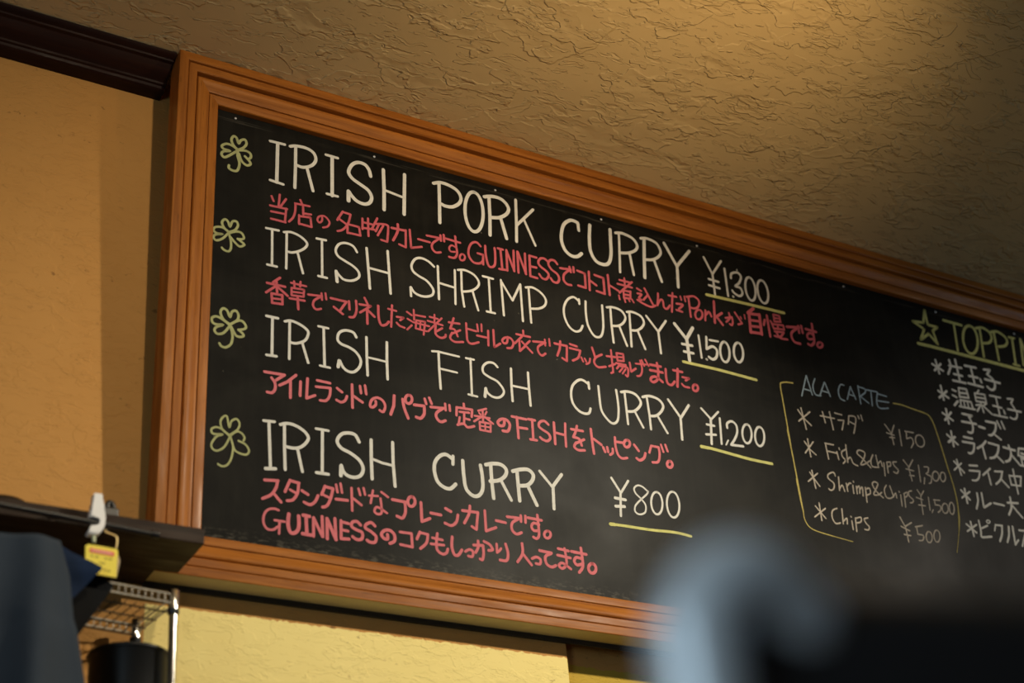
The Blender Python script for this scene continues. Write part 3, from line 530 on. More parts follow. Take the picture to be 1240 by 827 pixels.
   (1,71,5626,2052,5780,2112,5943,2137,6039,2059,6011,1940,5903,1836,5750,1800),(0,70,5713,2058,5721,1814,5732,1516),(0,70,5913,1828,6076,1490),
   (0,56,6176,2152,6422,1889),(0,64,6628,2165,6434,1910),(0,63,6432,1891,6421,1477),]),
  ('white', 'fourth_price', '', [
   (0,50,7690,2288,7854,2043),(0,47,8052,2292,7875,2036),(0,50,7859,2034,7821,1573),(0,58,7733,1905,7953,1904),(0,58,7728,1744,7922,1769),
   (1,35,8472,2148,8360,2227,8252,2238,8168,2165,8191,2071,8301,1981,8386,1869,8359,1728,8234,1669,8142,1712,8165,1832,8312,1983,8433,2092,8473,2158),
   (1,43,8670,2177,8721,2151,8755,2086,8767,1994,8753,1895,8718,1808,8667,1750,8611,1732,8561,1758,8526,1823,8514,1914,8527,2012,8563,2100,8614,2159,8670,2177),
   (1,43,9034,2247,9092,2217,9131,2141,9146,2035,9132,1919,9093,1818,9037,1750,8974,1729,8917,1759,8878,1834,8863,1939,8876,2054,8915,2156,8971,2225,9034,2247),]),
  ('yellow', 'underline', '', [
   (0,65,7581,1378,7670,1383),(1,52,7575,1377,7883,1392,8442,1403,8970,1437,9333,1416),]),
  ('olive', 'clover', '', [
   (1,35,443,1757,324,1830,286,1963,333,2060,391,2071,435,1895,469,2007,551,2059,604,1990,574,1878,443,1757),
   (1,35,435,1746,324,1830,223,1854,142,1804,170,1730,327,1748,229,1690,151,1554,171,1471,254,1452,367,1542,452,1732),
   (1,35,460,1751,558,1840,642,1830,695,1761,679,1702),(1,35,596,1686,715,1642,776,1549,736,1472,635,1471,534,1521,470,1701),
   (1,35,460,1734,507,1568,488,1375,426,1243,345,1198,270,1223),]),
  ('rose', 'fourth_description', '', [
   (0,51,1049,1090,1277,1116),(1,51,1268,1115,1245,990,1163,856,1022,768),(0,51,1204,889,1333,757),(0,51,1481,1160,1398,948),
   (0,52,1490,1153,1636,1135),(1,51,1627,1134,1612,967,1536,834,1434,799),(0,45,1483,997,1586,954),(0,52,1688,1014,1792,963),
   (1,52,1965,975,1914,862,1828,796,1724,822),(0,52,2087,1161,2026,1002),(0,53,2087,1152,2227,1141),(1,52,2227,1141,2183,959,2122,828,2044,789),
   (0,46,2070,1001,2174,967),(0,46,2280,1221,2306,1093),(0,46,2359,1252,2385,1098),(0,53,2279,967,2482,978),(0,46,2554,1206,2564,814),
   (0,47,2589,1027,2730,937),(0,43,2679,1219,2709,1109),(0,44,2769,1243,2795,1132),(0,40,2866,1129,3028,1147),(0,43,2939,1230,2895,1001),
   (0,44,3093,1229,3210,1160),(1,43,3073,1110,3089,980,3087,857,3014,828,2961,872,3016,951,3186,873),(0,55,3291,1129,3529,1124),
   (1,54,3520,1123,3524,946,3467,831,3367,850),
   (1,55,3653,1239,3681,1229,3700,1203,3707,1168,3701,1129,3682,1095,3656,1072,3626,1065,3599,1075,3580,1101,3573,1136,3579,1175,3597,1209,3624,1232,3653,1239),
   (0,55,3816,1163,3824,826),(0,55,3824,826,3975,903),(0,55,3997,1005,4184,1000),(0,56,4277,1132,4375,1094),
   (1,52,4506,1052,4472,921,4375,842,4254,868),(0,53,4596,1148,4893,1160),(0,52,4893,1160,4849,845),(0,52,4849,845,4765,886),
   (1,53,4744,1254,4718,1104,4624,927),(0,51,5029,1218,5035,847),(0,51,5035,847,5233,941),(0,52,5240,1070,5425,1059),(0,52,5461,1175,5728,1188),
   (1,52,5718,1187,5563,1085,5546,954,5630,885,5731,928),(0,52,5737,1241,5734,1130),(0,52,5827,1247,5823,1126),(0,53,5879,1224,6148,1219),
   (1,52,6070,1305,6080,1112,6077,927,6023,864,5965,882),(1,52,6092,1132,5983,1142,5938,1071,5983,1004,6084,1020),
   (1,51,6266,1040,6292,1033,6310,1014,6316,986,6308,956,6290,929,6263,911,6235,905,6209,912,6191,931,6185,959,6192,989,6211,1016,6237,1034,6266,1040),]),
  ('rose', 'fifth_description', '', [
   (1,41,1293,614,1217,627,1118,594,1053,499,1047,364,1107,273,1207,272,1281,334),(0,41,1229,435,1397,437),(0,41,1313,415,1308,221),
   (1,63,1468,575,1456,412,1492,283,1560,269,1626,338,1642,459,1633,568),(0,58,1709,597,1820,593),(0,60,1760,597,1776,286),(0,61,1703,283,1848,280),
   (0,53,1889,583,1891,270),(0,53,1889,583,2045,285),(0,53,2036,624,2050,286),(0,58,2122,604,2126,264),(0,61,2122,604,2278,270),
   (0,55,2258,626,2278,270),(0,53,2366,609,2365,300),(0,49,2366,591,2497,578),(0,49,2365,454,2488,447),(0,54,2365,300,2504,313),
   (1,54,2709,586,2647,636,2568,615,2550,543,2629,495,2734,460,2733,357,2645,326,2566,365),
   (1,54,2967,609,2896,659,2807,610,2797,548,2894,502,2982,430,2963,332,2874,318,2821,345),
   (1,57,3188,498,3187,420,3115,426,3081,490,3136,559,3235,575,3314,509,3312,404,3230,349),(0,47,3415,577,3625,583),(0,50,3625,583,3637,349),
   (0,47,3637,349,3419,360),(0,51,3782,634,3723,502),(0,48,3782,625,3928,613),(1,51,3928,613,3896,459,3782,345),
   (1,51,4106,658,4082,504,4096,366,4186,310,4261,338,4292,413),(0,48,4010,567,4195,557),(0,48,3979,457,4220,469),
   (1,55,4381,639,4369,460,4410,334,4485,336,4555,435),(1,48,4620,418,4698,465,4763,440,4749,349,4673,347),(0,52,4782,557,4963,576),
   (1,52,4963,576,4966,434,4941,324,4894,326),(1,52,4871,642,4865,525,4813,429),(1,52,4986,651,5090,613,5143,531,5065,502),(0,49,5226,642,5228,508),
   (1,46,5227,490,5278,534,5309,574),(1,53,5402,669,5440,504,5404,374,5278,364),(1,53,5727,728,5725,547,5617,378),(0,53,5744,531,5890,364),
   (1,50,5908,483,5999,524,6076,490,6060,407,5981,404),(0,54,6068,652,6306,642),(1,54,6295,631,6180,560,6191,435,6286,385,6379,426),
   (0,51,6444,745,6655,731),(0,51,6424,623,6685,607),(1,50,6577,765,6595,621,6593,475,6506,390,6440,434,6514,491,6678,405),(0,55,6712,732,7016,722),
   (1,55,6913,826,6928,644,6924,479,6843,367),(1,55,6926,626,6805,635,6758,555,6814,499,6918,533),
   (1,59,7125,568,7157,561,7182,539,7194,504,7191,465,7173,428,7144,402,7110,391,7078,397,7053,420,7041,454,7044,493,7062,530,7091,557,7125,568),]),
  ('blue', 'a_la_carte_title', '', [
   (0,32,12712,5431,12514,4935),(0,32,12717,5432,12798,5016),(0,32,12596,5110,12761,5099),(1,32,12934,5409,12848,5219,12881,5045,13022,5040),
   (0,33,13176,5380,12995,5034),(0,33,13188,5371,13277,5081),(0,33,13071,5164,13252,5155),
   (1,33,13698,5421,13604,5412,13519,5245,13542,5089,13654,5055),(0,33,13872,5422,13730,5105),(0,33,13872,5422,13965,5153),
   (0,33,13794,5233,13951,5219),(0,33,14086,5490,14082,5073),(1,34,14081,5466,14254,5456,14265,5376,14121,5266),(0,34,14105,5251,14309,5131),
   (0,34,14305,5443,14578,5453),(0,34,14427,5445,14395,5091),(1,34,14604,5447,14534,5177,14608,5076,14835,5121),(0,34,14611,5413,14840,5397),
   (0,34,14575,5243,14880,5265),]),
  ('gold', 'rounded_border', '', [
   (1,30,12328,5185,12160,5170,12032,5132),(1,29,12026,5131,11988,5051,11999,4662,12030,3737),(1,32,15005,5272,15200,5283),
   (0,28,12000,4076,12040,3510,12069,2962,12097,2349),(0,26,12045,3029,12066,2654,12098,2347),(1,21,12098,2347,12114,2163,12271,2013,12752,1950),
   (1,15,12752,1950,12997,1930,13244,1909),(1,30,15003,5271,15225,5281,15605,5240,15905,5206,16024,5112,16102,4846,16214,4139),
   (1,29,16162,4506,16222,4057,16299,3571,16300,3123,16212,2655),(1,24,16296,3115,16276,2867,16193,2590),(1,16,16193,2590,16098,2314,16016,2096),]),
  ('pale', 'a_la_carte_entry', '', [
   (0,32,12352,4589,12464,4434),(0,32,12439,4651,12496,4186),(0,32,12659,4601,12333,4335),(0,32,12475,4425,12643,4298),(0,32,12923,4569,13287,4578),
   (0,32,12994,4673,13027,4433),(0,32,13182,4710,13211,4313),(0,33,13320,4711,13506,4703),(0,33,13383,4563,13536,4584,13448,4358),
   (0,33,13694,4722,13641,4519),(1,33,13694,4722,13866,4722,13828,4533,13750,4338),(0,33,13694,4586,13818,4549),(0,33,13942,4771,13963,4707),
   (0,33,14027,4799,14048,4678),]),
  ('pale', 'a_la_carte_price', '150', [
   (0,31,14652,4716,14790,4537),(0,31,14910,4743,14784,4513),(0,31,14790,4537,14810,4279),(0,31,14665,4524,14864,4505),(0,31,14727,4433,14865,4448),
   (0,31,15035,4664,15022,4296),(0,32,15193,4660,15426,4670),(0,31,15222,4642,15201,4489),(1,31,15201,4489,15336,4538,15372,4430,15282,4299),
   (1,31,15561,4645,15616,4646,15662,4620,15689,4571,15693,4511,15672,4450,15630,4400,15577,4373,15522,4372,15476,4398,15449,4446,15445,4506,15466,4567,15507,4617,15561,4645),]),
  ('pale', 'a_la_carte_entry', 'Fish&Chips', [
   (0,31,12395,3901,12498,3767),(0,31,12489,3973,12503,3584),(0,31,12623,3933,12376,3647),(0,31,12496,3756,12649,3654),(0,32,12939,3959,12960,3624),
   (0,32,12926,3961,13145,3965),(1,32,12947,3796,13164,3792,13215,3791),(0,32,13208,3823,13229,3662),(0,32,13278,3921,13290,3888),
   (1,32,13460,3924,13341,3847,13335,3747,13398,3671,13331,3593),(0,32,13475,4027,13456,3638),(1,32,13469,3706,13545,3764,13599,3642,13709,3607),
   (1,32,14052,3624,13865,3800,13747,3889,13808,3971,13948,3948,13924,3833,13797,3655,13921,3689,14058,3780),
   (1,32,14169,3933,14088,3796,14100,3666,14273,3675),(0,32,14249,3937,14265,3695),(1,33,14279,3764,14358,3823,14375,3715),
   (0,32,14433,3803,14406,3510),(0,33,14519,3830,14508,3595),(1,33,14519,3830,14616,3848,14599,3766,14512,3735),
   (1,33,14786,3889,14686,3860,14721,3777,14799,3702,14742,3625,14666,3645),]),
  ('pale', 'a_la_carte_price', '1,300', [
   (0,31,14991,3971,15110,3835),(0,31,15260,4020,15104,3812),(0,31,15107,3823,15135,3527),(0,31,15029,3776,15230,3767),(0,31,15094,3642,15218,3653),
   (0,31,15393,3920,15370,3545),(0,31,15505,3658,15459,3516),(1,31,15551,3914,15663,3923,15638,3817,15570,3760,15696,3714,15666,3586,15604,3552),
   (1,31,15853,3865,15890,3858,15916,3829,15924,3786,15914,3736,15887,3690,15849,3657,15807,3642,15770,3650,15744,3678,15736,3721,15746,3771,15773,3817,15811,3851,15853,3865),
   (1,31,16059,3883,16088,3873,16107,3843,16111,3799,16100,3750,16076,3706,16043,3675,16009,3664,15980,3675,15961,3705,15957,3748,15968,3797,15992,3841,16025,3872,16059,3883),]),
  ('pale', 'a_la_carte_entry', 'Shrimp&Chips', [
   (0,31,12415,3235,12494,3121),(0,31,12475,3288,12506,2910),(0,31,12610,3248,12341,3030),(0,31,12494,3121,12617,2972),
   (1,31,13065,3274,13027,3343,12888,3276,12871,3187,12994,3101,12973,2990,12899,2935,12841,2957),(0,31,13145,3267,13114,2971),
   (1,31,13130,3017,13209,3095,13249,2973),(0,31,13323,3158,13328,2987),(1,32,13324,3093,13403,3172,13443,3179),(0,31,13487,3143,13478,2969),
   (0,32,13518,3235,13520,3218),(0,31,13576,3137,13569,2974),(1,32,13580,3094,13656,3151,13638,2996),(1,32,13664,3087,13732,3142,13715,2955),
   (0,32,13813,3156,13792,2829),(1,32,13803,3111,13916,3152,13920,3044,13803,2981),
   (1,32,14250,3002,14091,3117,14015,3256,14081,3322,14167,3293,14105,3184,14009,3038,14129,3047,14236,3119),
   (1,30,14390,3298,14314,3187,14335,3038,14437,3022,14543,3084),(0,30,14484,3303,14540,3072),(1,30,14545,3095,14612,3161,14618,3063),
   (0,30,14743,3150,14729,2908),(0,30,14713,3222,14719,3201),(0,30,14845,3189,14820,2897),(1,30,14831,3187,14936,3238,14918,3158,14841,3112),
   (1,30,15069,3294,14980,3256,14974,3167,15065,3095,15038,3035,14966,3012),]),
  ('pale', 'a_la_carte_price', '1,500', [
   (0,30,15229,3343,15310,3224),(0,30,15407,3351,15293,3210),(0,30,15296,3222,15269,2811),(0,30,15162,3166,15331,3139),(0,30,15193,3006,15375,3015),
   (0,30,15505,3224,15487,2934),(0,30,15574,2959,15532,2897),(0,31,15642,3191,15810,3208),(0,31,15662,3195,15658,3083),
   (1,31,15658,3083,15794,3084,15787,2994,15702,2925),
   (1,31,15951,3164,15984,3154,16006,3123,16011,3077,15999,3026,15972,2980,15935,2948,15896,2936,15863,2946,15841,2977,15836,3022,15848,3073,15875,3119,15912,3152,15951,3164),
   (1,31,16140,3217,16166,3201,16182,3161,16184,3105,16172,3045,16148,2991,16117,2956,16086,2945,16059,2961,16044,3001,16042,3057,16054,3117,16078,3170,16109,3206,16140,3217),]),
  ('pale', 'a_la_carte_entry', 'Chips', [
   (0,30,12425,2525,12529,2417),(0,30,12531,2606,12534,2241),(0,30,12671,2514,12369,2287),(0,30,12540,2408,12644,2300),
   (1,31,12968,2563,12841,2489,12813,2338,12881,2234,12999,2263),(0,31,13096,2573,13072,2254),(1,31,13098,2321,13187,2387,13176,2270),
   (0,31,13306,2354,13309,2176),(0,31,13300,2448,13309,2432),(0,31,13411,2434,13392,2147),(1,31,13409,2423,13558,2468,13538,2370,13416,2329),
   (1,31,13742,2487,13644,2450,13666,2369,13741,2296,13701,2227,13611,2223),]),
  ('pale', 'a_la_carte_price', '500', [
   (0,32,14609,2648,14701,2469),(0,32,14896,2569,14712,2461),(0,32,14715,2472,14732,2132),(0,32,14603,2443,14813,2380),(0,32,14646,2279,14817,2278),
   (0,32,14989,2494,15189,2553),(0,31,15020,2483,15020,2338),(1,31,15020,2338,15165,2334,15128,2231,15023,2205),
   (1,32,15344,2446,15376,2434,15397,2400,15402,2351,15390,2297,15364,2249,15328,2215,15290,2204,15258,2216,15237,2250,15232,2299,15244,2353,15270,2401,15306,2435,15344,2446),
   (1,32,15573,2515,15604,2499,15623,2460,15624,2405,15609,2346,15580,2293,15542,2258,15504,2247,15473,2263,15455,2302,15453,2356,15468,2415,15497,2468,15535,2503,15573,2515),]),
  ('yellow', 'star', '', [
   (0,63,16474,7865,16362,7523,16043,7486,16347,7356,16177,7055,16458,7269,16671,7055,16600,7377,16762,7503,16483,7501,16474,7865),]),
  ('yellow', 'topping_title', '', [
   (0,65,17001,7736,17539,7734),(0,58,17307,7731,17258,7025),
   (1,64,17801,7783,17892,7753,17951,7654,17965,7507,17932,7340,17859,7188,17761,7080,17656,7037,17566,7067,17508,7165,17493,7310,17524,7475,17596,7628,17695,7738,17801,7783),
   (1,60,17978,7759,18192,7822,18389,7751,18427,7605,18313,7464,18099,7403),(0,59,18100,7762,18044,7041),
   (1,61,18438,7763,18655,7826,18853,7754,18915,7639,18816,7501,18595,7425),(0,59,18533,7771,18507,7061),(0,55,18995,7761,19170,7770),
   (0,60,19098,7758,19025,7073),(0,55,18959,7058,19143,7053),(0,60,19365,7793,19282,7103),(0,61,19378,7783,19484,7096),(0,61,19594,7767,19517,7103),
   (1,61,20185,7769,20089,7879,19909,7812,19795,7526,19818,7271,19921,7191,20065,7248,20139,7445,19989,7425),]),
  ('yellow', 'underline', '', [
   (0,77,16079,6941,16427,6951,19257,6957,20076,6959),]),
  ('beige', 'topping_entry', '', [
   (0,56,16380,6502,16668,6397),(0,55,16502,6626,16541,6302),(0,55,16637,6557,16414,6353),(0,56,16921,6718,16945,6575,16808,6349),
   (0,56,16885,6572,17255,6593),(0,56,17110,6770,17127,6221),(0,56,16980,6386,17228,6390),(0,56,16915,6215,17293,6227),(0,57,17371,6678,17709,6697),
   (0,56,17551,6687,17567,6235),(0,57,17440,6435,17705,6446),(0,57,17368,6242,17806,6236),(0,57,17771,6426,17787,6350),
   (0,58,17951,6704,18140,6734,18020,6599),(1,57,18020,6599,18136,6533,18204,6428,18165,6281,18052,6218,17947,6275),(0,58,17923,6458,18368,6453),]),
  ('beige', 'topping_entry', '', [
   (0,55,16504,6002,16514,5658),(0,55,16400,5855,16671,5738),(0,55,16652,5898,16395,5691),(0,49,16833,5974,16933,5956),(0,49,16810,5834,16920,5808),
   (0,57,16932,5714,16809,5593),(0,49,17037,6046,17018,5828),(0,50,17039,6056,17267,6074,17287,5874),(0,50,17034,5938,17275,5969),
   (0,49,17021,5839,17284,5863),(0,49,17013,5760,17006,5594),(0,49,17013,5760,17332,5776,17353,5626),(0,41,17115,5752,17114,5606),
   (0,41,17224,5764,17222,5619),(0,49,16948,5592,17407,5607),(0,46,17646,6124,17577,6041),(0,46,17502,6025,17499,5830),
   (0,46,17502,6025,17805,6049,17801,5852),(0,42,17500,5927,17803,5950),(0,46,17499,5830,17801,5852),(0,45,17631,5837,17662,5591),
   (1,46,17473,5727,17597,5752,17471,5582),(0,41,17808,5834,17679,5749),(0,46,17712,5737,17911,5592),(0,46,17963,6062,18280,6077),
   (0,46,18143,6059,18148,5629),(0,46,17996,5823,18258,5817),(0,46,17959,5592,18368,5601),(0,46,18304,5764,18320,5689),
   (0,47,18502,6093,18679,6120,18586,6002),(1,46,18586,6002,18645,5905,18708,5780,18660,5652,18562,5604,18471,5625),(0,47,18441,5825,18845,5837),]),
  ('beige', 'topping_entry', '', [
   (0,54,16525,5447,16522,5095),(0,54,16400,5326,16666,5199),(0,54,16655,5387,16429,5162),(0,55,16987,5424,17269,5432,17170,5365),
   (1,55,17165,5393,17230,5233,17213,5078,17147,4998,17054,5000),(0,55,16927,5227,17350,5247),(0,61,17421,5203,17581,5191),
   (0,56,17665,5376,17964,5386),(1,55,17964,5386,17905,5211,17774,5071,17673,5048),(0,49,17861,5087,18015,5002),(0,46,18015,5444,18079,5283),
   (0,46,18151,5461,18202,5297),]),
  ('beige', 'topping_entry', '', [
   (0,53,16541,4920,16533,4563),(0,54,16403,4818,16665,4634),(0,59,16627,4805,16405,4641),(0,54,16891,4855,17134,4858),(0,54,16826,4730,17164,4747),
   (1,54,17164,4747,17111,4587,17019,4495,16937,4489),(0,55,17534,4873,17410,4755,17232,4650),(0,54,17397,4753,17423,4447),
   (0,55,17609,4849,17900,4837),(1,55,17900,4837,17830,4663,17700,4526,17560,4481),(0,55,17772,4577,17937,4447),(0,56,18039,4825,18380,4812),
   (1,55,18212,4896,18241,4739,18154,4552,18017,4480),(0,55,18237,4681,18441,4471),(0,49,18508,4884,18445,4700),(0,50,18520,4886,18731,4906),
   (0,50,18483,4707,18668,4684),(0,49,18522,4676,18522,4505),(0,50,18550,4777,18736,4753),(0,50,18549,4643,18727,4637),(0,49,18441,4471,18682,4477),]),
  ('beige', 'topping_entry', '', [
   (0,46,16538,4258,16585,3913),(0,46,16449,4203,16688,3985),(0,39,16655,4194,16407,3996),(0,47,16882,4189,17121,4221),(0,47,16851,4063,17157,4099),
   (1,46,17157,4099,17099,3949,17000,3863,16882,3847),(0,47,17488,4220,17234,4027),(0,46,17397,4134,17416,3835),(0,47,17614,4180,17847,4214),
   (1,47,17837,4212,17764,4051,17681,3958,17572,3878),(0,47,17758,4026,17939,3863),(0,40,18029,4160,18037,3935),(0,41,18027,4151,18384,4191),
   (0,44,18384,4191,18310,3958),(0,41,18029,3941,18320,3960),(0,44,18184,4328,18185,3758),]),
  ('beige', 'topping_entry', '', [
   (0,51,16599,3604,16601,3277),(0,51,16487,3551,16695,3371),(0,43,16734,3559,16473,3379),(1,51,16941,3560,16922,3376,16833,3192),
   (0,51,17075,3583,17060,3252,17296,3393),(0,52,17386,3408,17673,3403),(0,52,17797,3487,18114,3529),(1,52,17909,3632,17889,3400,17765,3208),
   (0,52,17918,3450,18156,3203),]),
  ('beige', 'topping_entry', '', [
   (0,50,16580,2861,16597,2543),(0,50,16449,2785,16690,2635),(0,43,16737,2819,16438,2628),
   (1,50,16825,2922,16830,2690,16812,2565,16926,2572,17105,2611),(0,43,16877,2764,17054,2847),
   (1,31,17119,2980,17138,2977,17150,2968,17152,2954,17145,2938,17128,2923,17107,2913,17084,2908,17065,2911,17053,2920,17051,2934,17059,2950,17075,2965,17097,2976,17119,2980),
   (0,39,17297,2908,17236,2764),(0,44,17295,2901,17484,2915),(1,51,17484,2915,17431,2717,17328,2545),(1,51,17678,2924,17633,2726,17544,2556),
   (0,51,17793,2942,17767,2534),(0,44,17767,2534,17886,2653),(0,44,17967,2890,18188,2902),(0,44,18151,2874,17968,2531),]),
]

WORDS = {
 'first_heading': 'white handwritten word of the first heading,', 'second_heading': 'white handwritten word of the second heading,',
 'third_heading': 'white handwritten word of the third heading,', 'fourth_heading': 'white handwritten word of the fourth heading,',
 'first_price': 'white price 1300 yen', 'second_price': 'white price 1500 yen', 'third_price': 'white price 1,200 yen', 'fourth_price': 'white price 800 yen',
 'underline': 'yellow underline', 'clover': 'yellow clover drawing', 'rounded_border': 'thin yellow rounded border',
 'a_la_carte_title': 'pale blue chalk title ALA CARTE', 'a_la_carte_entry': 'thin pale chalk entry', 'a_la_carte_price': 'thin pale chalk price', 'star': 'yellow outlined star', 'topping_title': 'yellow title TOPPING', 'topping_entry': 'beige Japanese topping entry'}
def ribbon(bm, pts, w, h):
    n = len(pts)
    L, R = [], []
    for i in range(n):
        d0 = (pts[i]-pts[i-1]).normalized() if i else None
        d1 = (pts[i+1]-pts[i]).normalized() if i < n-1 else None
        d = d1 if d0 is None else d0 if d1 is None else (d0+d1)
        if d.length < .2: d = d0
        d = d.normalized(); nn = V((-d.y, d.x))
        k = 1.0
        if d0 is not None and d1 is not None: k = min(1.25, 1/max(.5, abs(nn.dot(V((-d0.y, d0.x))))))
        L.append(pts[i]+nn*w*.5*k); R.append(pts[i]-nn*w*.5*k)
    mk = lambda p, z: bm.verts.new((p.x, -z, p.y))
    lt = [mk(p, h) for p in L]; rt = [mk(p, h) for p in R]
    for i in range(n-1): bm.faces.new((lt[i], lt[i+1], rt[i+1], rt[i]))
    for p in ((pts[0], pts[-1]) if n < 9 else (pts[0], pts[-1])):
        bm.faces.new([mk(p + V((math.cos(a), math.sin(a)))*w*.5, h+.00004) for a in [k*math.pi/5 for k in range(10)]])
for color, name, word, strokes in MENU:
    bm = bmesh.new()
    for q, s in enumerate(strokes):
        kind, w = s[0], s[1]*1e-4
        pts = [V((s[i]*1e-4, s[i+1]*1e-4)) for i in range(2, len(s), 2)]
        if kind: pts = [V((p.x, p.y)) for p in smooth_path([(p.x, p.y, 0) for p in pts], 5)]
        else:
            w0 = pts; pts = []
            for a, b in zip(w0, w0[1:]): pts += [a]
            pts += [w0[-1]]
        h = .00035 + .00001*(q % 20)
        if kind == 0 and len(pts) > 2:                    # a bent straight stroke: one piece per leg
            sharp = any((pts[i+1]-pts[i]).angle(pts[i]-pts[i-1]) > .35 for i in range(1, len(pts)-1))
            if sharp:
                for a, b in zip(pts, pts[1:]): ribbon(bm, [a, b], w, h)
                continue
        ribbon(bm, pts, w, h)
    kind_name = 'chalk_drawing' if name in ('clover', 'rounded_border', 'underline', 'star') else 'chalk_lettering'
    o = link(kind_name, bm, M[color], surf)
    o['label'] = WORDS.get(name, 'red handwritten Japanese description') + (' ' + word if word else '')

# ------------------------------------------------------------------ the shelf on the left and what hangs there
SZ, SB, SY = 2.118, 2.094, -.166
sh = thing('wall_shelf', 'dark brown plank shelf on the left overlapping the chalkboard frame corner', 'shelf', (-.60, 0, SB))
bm = bmesh.new(); box(bm, (-.75, SY, 0), (.557, -.0585, SZ-SB), .0015); box(bm, (-.75, -.06, 0), (.522, -.0005, SZ-SB), .001); link('plank', bm, M['plank'], sh)
for x in (-.55, .30):
    bm = bmesh.new(); extrude_x(bm, [(-.001, -.001), (-.001, -.055), (-.008, -.055), (-.09, -.007), (-.09, -.001)], x, x+.018); link('bracket', bm, M['plank'], sh)

# black rail fixed along the shelf front
RY, RZ0, RZ1 = -.190, 2.0945, 2.0855
rl = thing('hanging_rail', 'black metal hanging rail along the front of the dark shelf', 'rail', (-.30, RY, 2.09))
def rp(x): return V((x+.30, 0, RZ0+(RZ1-RZ0)*(x+.312)/.193-2.09))
bm = bmesh.new(); tube(bm, [rp(-1.2), rp(-.7), rp(-.122)], .0042, 12); link('rod', bm, M['black_metal'], rl, True, None, 40)
for x in (-.262, -.70):
    bm = bmesh.new(); p = rp(x); tube(bm, [p+V((-.004, 0, 0)), p+V((.004, 0, 0))], .0062, 12); tube(bm, [p, p+V((0, .012, .008)), p+V((0, .0238, .010))], .003, 8); link('bracket', bm, M['black_metal'], rl, True, None, 40)
bm = bmesh.new(); tube(bm, [rp(-.128), rp(-.118)], .0058, 12); link('end_cap', bm, M['black_metal'], rl, True, None, 40)

# milky clip gripping the rail
ck = thing('plastic_clip', 'milky white plastic clip gripping the black hanging rail', 'clip', (-.2055, RY, 2.0895), (0, math.radians(-3), 0))
bm = bmesh.new()
pr = [(-.0062, .0395), (-.0066, .0225), (-.0098, .0165), (-.0108, .0058), (.0030, .0058), (.0040, .000), (.0020, -.0062), (-.0090, -.0062), (-.0100, -.0110), (-.0140, -.0165), (-.0120, -.0190), (-.002, -.0190), (.0045, -.0150), (.0090, -.0060), (.0105, .0060), (.0098, .0165), (.0070, .0225), (.0066, .0395), (.0050, .0418), (-.0046, .0418)]
a = [bm.verts.new((x, -.0078, z)) for x, z in pr]; b = [bm.verts.new((x, .0075, z)) for x, z in pr]
for i in range(len(pr)):
    j = (i+1) % len(pr); bm.faces.new((a[i], a[j], b[j], b[i]))
bm.faces.new(a); bm.faces.new(b)
bmesh.ops.bevel(bm, geom=[x for x in bm.edges if abs(x.verts[0].co.y-x.verts[1].co.y) < 1e-5], offset=.0016, segments=2, affect='EDGES')
link('jaw', bm, M['clip'], ck, True, None, 45)
bm = bmesh.new(); tube(bm, [(-.004, 0, -.0185), (-.0038, 0, -.027), (-.0038, 0, -.0285)], [.0026, .0026, .0018], 10)
tag(link('peg', bm, plain('greenish_plastic', (.62, .66, .42), .4), ck, True, None, 45), 'pale green peg under the clip')

# wire hook and the yellow packet on it
hk = thing('wire_hook', 'thin brass wire hook between the white clip and the yellow packet', 'hook', (-.195, -.197, 2.074))
bm = bmesh.new(); tube(bm, smooth_path([(.003, .007, .0075), (-.001, -.001, .003), (.000, -.001, .001), (.008, -.001, -.001), (.014, -.001, -.003), (.0165, -.001, -.008), (.0155, -.0005, -.020), (.0125, 0, -.0265)], 5), .0012, 8)
link('wire', bm, plain('brass_wire', (.75, .58, .28), .3, .9), hk, True)
pk = thing('packet', 'small yellow labelled packet with a red band hanging below the white clip', 'packet', (-.2, -.2, 2.031), (0, 0, math.radians(4)))
bm = bmesh.new()
fr = [(-.0205, -.0205), (.0215, -.0205), (.0225, .0175), (.0200, .0195), (-.0185, .0195), (-.0225, .0165)]
a = [bm.verts.new((x, 0, z)) for x, z in fr]
bk = [(-.016, -.016), (.028, -.016), (.0325, .010), (.0240, .0270), (-.012, .0245), (-.0175, .021)]
b = [bm.verts.new((x, .013, z)) for x, z in bk]
for i in range(6):
    j = (i+1) % 6; bm.faces.new((a[i], a[j], b[j], b[i]))
bm.faces.new(a); bm.faces.new(b)
bmesh.ops.bevel(bm, geom=bm.edges[:], offset=.0008, segments=2, affect='EDGES')
link('carton', bm, plain('beige_card', (.42, .33, .22), .6), pk)
bm = bmesh.new()
ff = [(-.0212, -.0212), (.0220, -.0212), (.0228, .0178), (.0202, .0200), (-.0190, .0200), (-.0230, .0168)]
a = [bm.verts.new((x, -.0018, z)) for x, z in ff]; b = [bm.verts.new((x, -.0004, z)) for x, z in ff]
for i in range(6):
    j = (i+1) % 6; bm.faces.new((a[i], a[j], b[j], b[i]))
bm.faces.new(a); bm.faces.new(b)
lab = tag(link('label_card', bm, plain('yellow_card', (.86, .68, .035), .45, var=.05), pk), 'bright yellow card')
bm = bmesh.new(); box(bm, (-.0165, -.0026, .0085), (.0170, -.0019, .0145)); tag(link('red_band', bm, plain('red_print', (.80, .10, .07), .5), lab), 'red printed band')
bm = bmesh.new()
for x in (-.0125, -.009, -.0055, -.002, .0015, .005, .0085, .012): box(bm, (x-.0011, -.0030, .0101), (x+.0011, -.0027, .0126))
link('pale_print', bm, plain('pale_print', (.88, .55, .42), .5), lab)
bm = bmesh.new()
